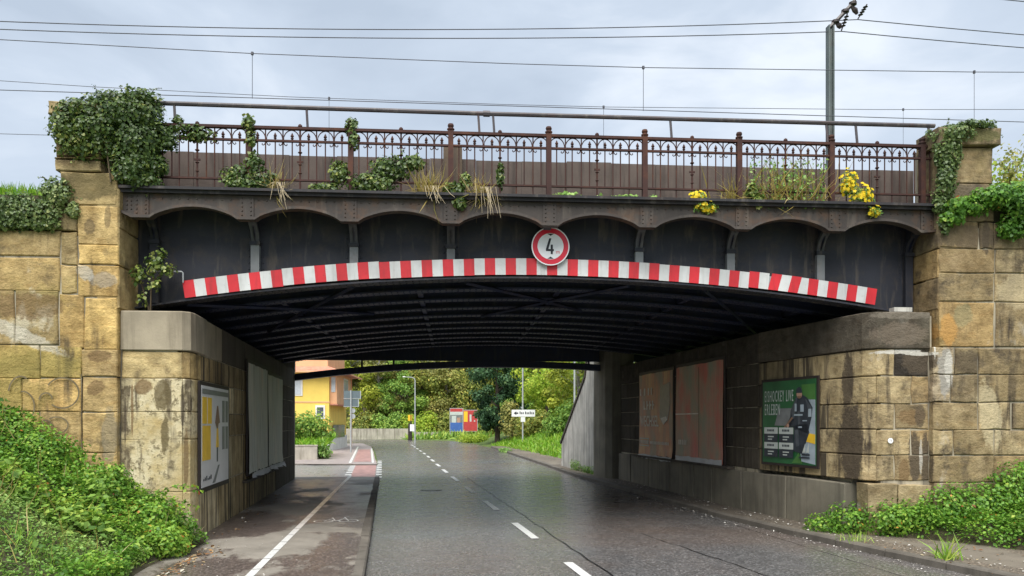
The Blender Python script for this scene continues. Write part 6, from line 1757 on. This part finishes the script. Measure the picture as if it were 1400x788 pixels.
def trunk_mesh(name, seed, h, r, mat, spread):
    g = np.random.default_rng(seed)
    mb = MB()
    mb.tube([(0, 0, -0.4), (0.05, 0, h * 0.3), (g.normal(0, 0.15), g.normal(0, 0.15), h * 0.65), (g.normal(0, 0.2), 0, h * 0.92)], [r * 1.25, r, r * 0.6, r * 0.15], 7)
    for k in range(7):
        z = h * g.uniform(0.28, 0.75); a = g.random() * 6.283; l = spread * g.uniform(0.5, 0.9)
        mb.tube([(0, 0, z), (l * 0.5 * math.cos(a), l * 0.5 * math.sin(a), z + l * 0.35), (l * math.cos(a), l * math.sin(a), z + l * 0.6)], [r * 0.45, r * 0.28, r * 0.1], 5)
    return mb.mesh(name, M[mat])
KINDS_T = {}
for kn, mat, seed, rx, z0, z1, h, size, nl in (('olive', 'olive', 101, 3.8, 0.5, 11.0, 12, 0.27, 13000), ('autumn', 'autumn', 102, 3.3, 0.8, 10.0, 10.5, 0.26, 12000), ('green', 'green', 103, 3.6, 0.3, 10.0, 11, 0.27, 13000), ('brown', 'brown', 104, 3.4, 0.6, 10.5, 11, 0.26, 12000), ('lime', 'lime', 105, 2.8, 0.4, 8.0, 8.5, 0.24, 10000)):
    KINDS_T[kn] = (crown_mesh(kn + '_crown', seed, nl, rx, 0, z0, z1, size, mat, 44), trunk_mesh(kn + '_trunk', seed, h, 0.22, 'pale_bark' if kn in ('autumn', 'brown') else 'bark', rx))
def tree(kind, label, x, y, z, sc, rz, group='trees of the wood behind the bend'):
    o = thing('broadleaf_tree', label, 'tree', (x, y, z), rz, group)
    o.scale = (sc, sc, sc)
    link('crown', KINDS_T[kind][0], o); link('trunk', KINDS_T[kind][1], o)
word = {'olive': 'olive green', 'autumn': 'golden yellow', 'green': 'fresh green', 'brown': 'brownish', 'lime': 'light green'}
wood = [('autumn', -4.5, 93, 0.95), ('olive', -8.5, 96, 1.0), ('brown', -1.0, 95, 1.0), ('green', 1.6, 93.5, 0.85), ('olive', 4.2, 96, 1.0), ('brown', 7.2, 94.5, 0.95), ('olive', 10.2, 95, 1.0),
        ('autumn', 12.6, 97, 1.05), ('green', 16, 95, 1.0), ('brown', 20, 97, 1.05), ('olive', 24, 94, 1.0), ('autumn', -13, 98, 1.1), ('olive', -17, 96, 1.1), ('green', -22, 99, 1.1), ('green', 29, 97, 1.1)]
place = {0: 'right behind the yellow house roof', 1: 'hidden mostly by the yellow house', 2: 'just left of the street lamp', 3: 'right behind the street lamp', 4: 'between the lamp and the blue billboard', 5: 'right above the blue billboard', 6: 'behind the red billboard',
         7: 'left behind the conifer', 8: 'behind the conifer', 9: 'behind the direction sign', 10: 'above the concrete wing wall', 11: 'far left of the wood', 12: 'second from the far left of the wood', 13: 'at the far left end of the wood', 14: 'at the far right end of the wood'}
for i, (k, x, y, sc_k) in enumerate(wood):
    tree(k, f'{word[k]} wood tree {place[i]}', x, y, 0.0 + 0.28 * max(0, y - 90), sc_k, i * 1.7)
wood2 = [(-14 + 4.6 * i + (i % 3) * 0.8, 106 + (i * 37 % 7), ('brown', 'olive', 'autumn', 'green')[i % 4], 1.25) for i in range(11)]
for i, (x, y, k, sc_k) in enumerate(wood2):
    tree(k, f"tall {word[k]} tree on the hill, {['first','second','third','fourth','fifth','sixth','seventh','eighth','ninth','tenth','last'][i]} from the left in the wood's rear row", x, y, 0.28 * (y - 90), sc_k, i * 2.3, 'rear row of the wood')
# trees and bushes along the right side of the street
cf = thing('conifer', 'dark green conifer beside the road bend', 'tree', (9.1, 64, 0.2))
link('crown', crown_mesh('conifer_crown', 111, 15000, 2.2, 0, 1.0, 8.6, 0.20, 'conifer', 60, False), cf); link('trunk', trunk_mesh('conifer_trunk', 111, 8, 0.2, 'bark', 1.4), cf)
tree('lime', 'light green tree with yellow tips behind the direction sign', 12.6, 60, 1.2, 0.95, 0.4, 'trees on the grass slope')
tree('autumn', 'golden tree leaning over the grass slope right of the direction sign', 13.2, 52, 1.3, 0.72, 2.0, 'trees on the grass slope')
tree('green', 'dark leafy tree behind the pale pole', 15.0, 48, 2.0, 0.8, 1.0, 'trees on the grass slope')
tree('olive', 'olive tree rising at the edge of the concrete wing wall', 13.6, 40, 1.6, 0.6, 3.0, 'trees on the grass slope')
shrub('slope_bush', 'reddish brown bush left of the direction sign', (9.9, 60.5, 0.5), [(0, 0, 1.2, 1.1, 0.9, 1.3, 1), (-0.3, 0, 2.2, 0.8, 0.7, 1.0, 0.7)], 2000, 0.2, 'brown', 121, cat='bush')
shrub('slope_bush', 'olive bush below the direction sign', (10.6, 57.5, 0.7), [(0, 0, 0.9, 1.2, 0.9, 1.1, 1), (0.9, 0, 1.3, 0.9, 0.9, 1.0, 0.8)], 2400, 0.2, 'olive', 122, cat='bush')
shrub('slope_bush', 'dark green bush between the sign pole and the pale pole', (11.7, 51, 1.0), [(0, 0, 1.0, 1.1, 0.9, 1.0, 1), (-0.6, 0, 0.6, 0.8, 0.8, 0.7, 0.8), (0.7, 0, 1.6, 0.9, 0.8, 1.0, 0.8)], 2600, 0.18, 'green', 123, cat='bush')
shrub('slope_bush', 'bright light green bush against the concrete wing wall', (10.4, 41, 0.6), [(0, 0, 0.9, 0.6, 0.6, 0.8, 1), (0.5, 0, 1.4, 0.6, 0.6, 0.7, 0.8)], 1500, 0.14, 'lime', 124, cat='bush')
shrub('roadside_weeds', 'pale weeds on the kerb before the red billboard', (7.4, 70, 0.0), [(0, 0, 0.35, 1.3, 0.7, 0.45, 1), (1.0, 0.5, 0.4, 0.9, 0.7, 0.4, 0.7)], 1500, 0.16, 'lime', 125, cat='weeds')
shrub('roadside_weeds', 'weeds at the foot of the concrete wing wall', (6.95, 26.3, 0.1), [(0, 0, 0.1, 0.12, 1.0, 0.16, 1), (-0.05, 1.6, 0.16, 0.14, 0.8, 0.25, 1)], 900, 0.07, 'shrub', 126, cat='weeds')
shrub('roadside_weeds', 'weeds growing on the kerb before the grass slope', (7.2, 47, 0.05), [(0, 0, 0.1, 0.4, 1.2, 0.18, 1)], 400, 0.12, 'shrub', 127, cat='weeds')
for i, (x, y, kind, wd) in enumerate([(-7.5, 89.5, 'green', 'the house'), (-3.2, 89.8, 'olive', 'the roadside wall'), (0.2, 89.2, 'green', 'the middle of the wall'), (3.6, 88.8, 'lime', 'the bus stop'), (6.0, 89.6, 'olive', 'the blue billboard'), (9.2, 90.0, 'green', 'the red billboard'), (12.5, 86, 'olive', 'the conifer'), (15.5, 80, 'green', 'the direction sign pole')]):
    shrub('wood_edge_bush', f'{word[kind]} bush at the wood edge behind {wd}', (x, y, 0.0), [(0, 0, 1.2, 1.9, 1.2, 1.3, 1.5), (1.0, 0.3, 2.2, 1.2, 1.0, 1.1, 1), (-1.1, 0.2, 1.8, 1.2, 1.0, 1.1, 1)], 3200, 0.24, kind, 140 + i, cat='bush', group='bushes at the edge of the wood')
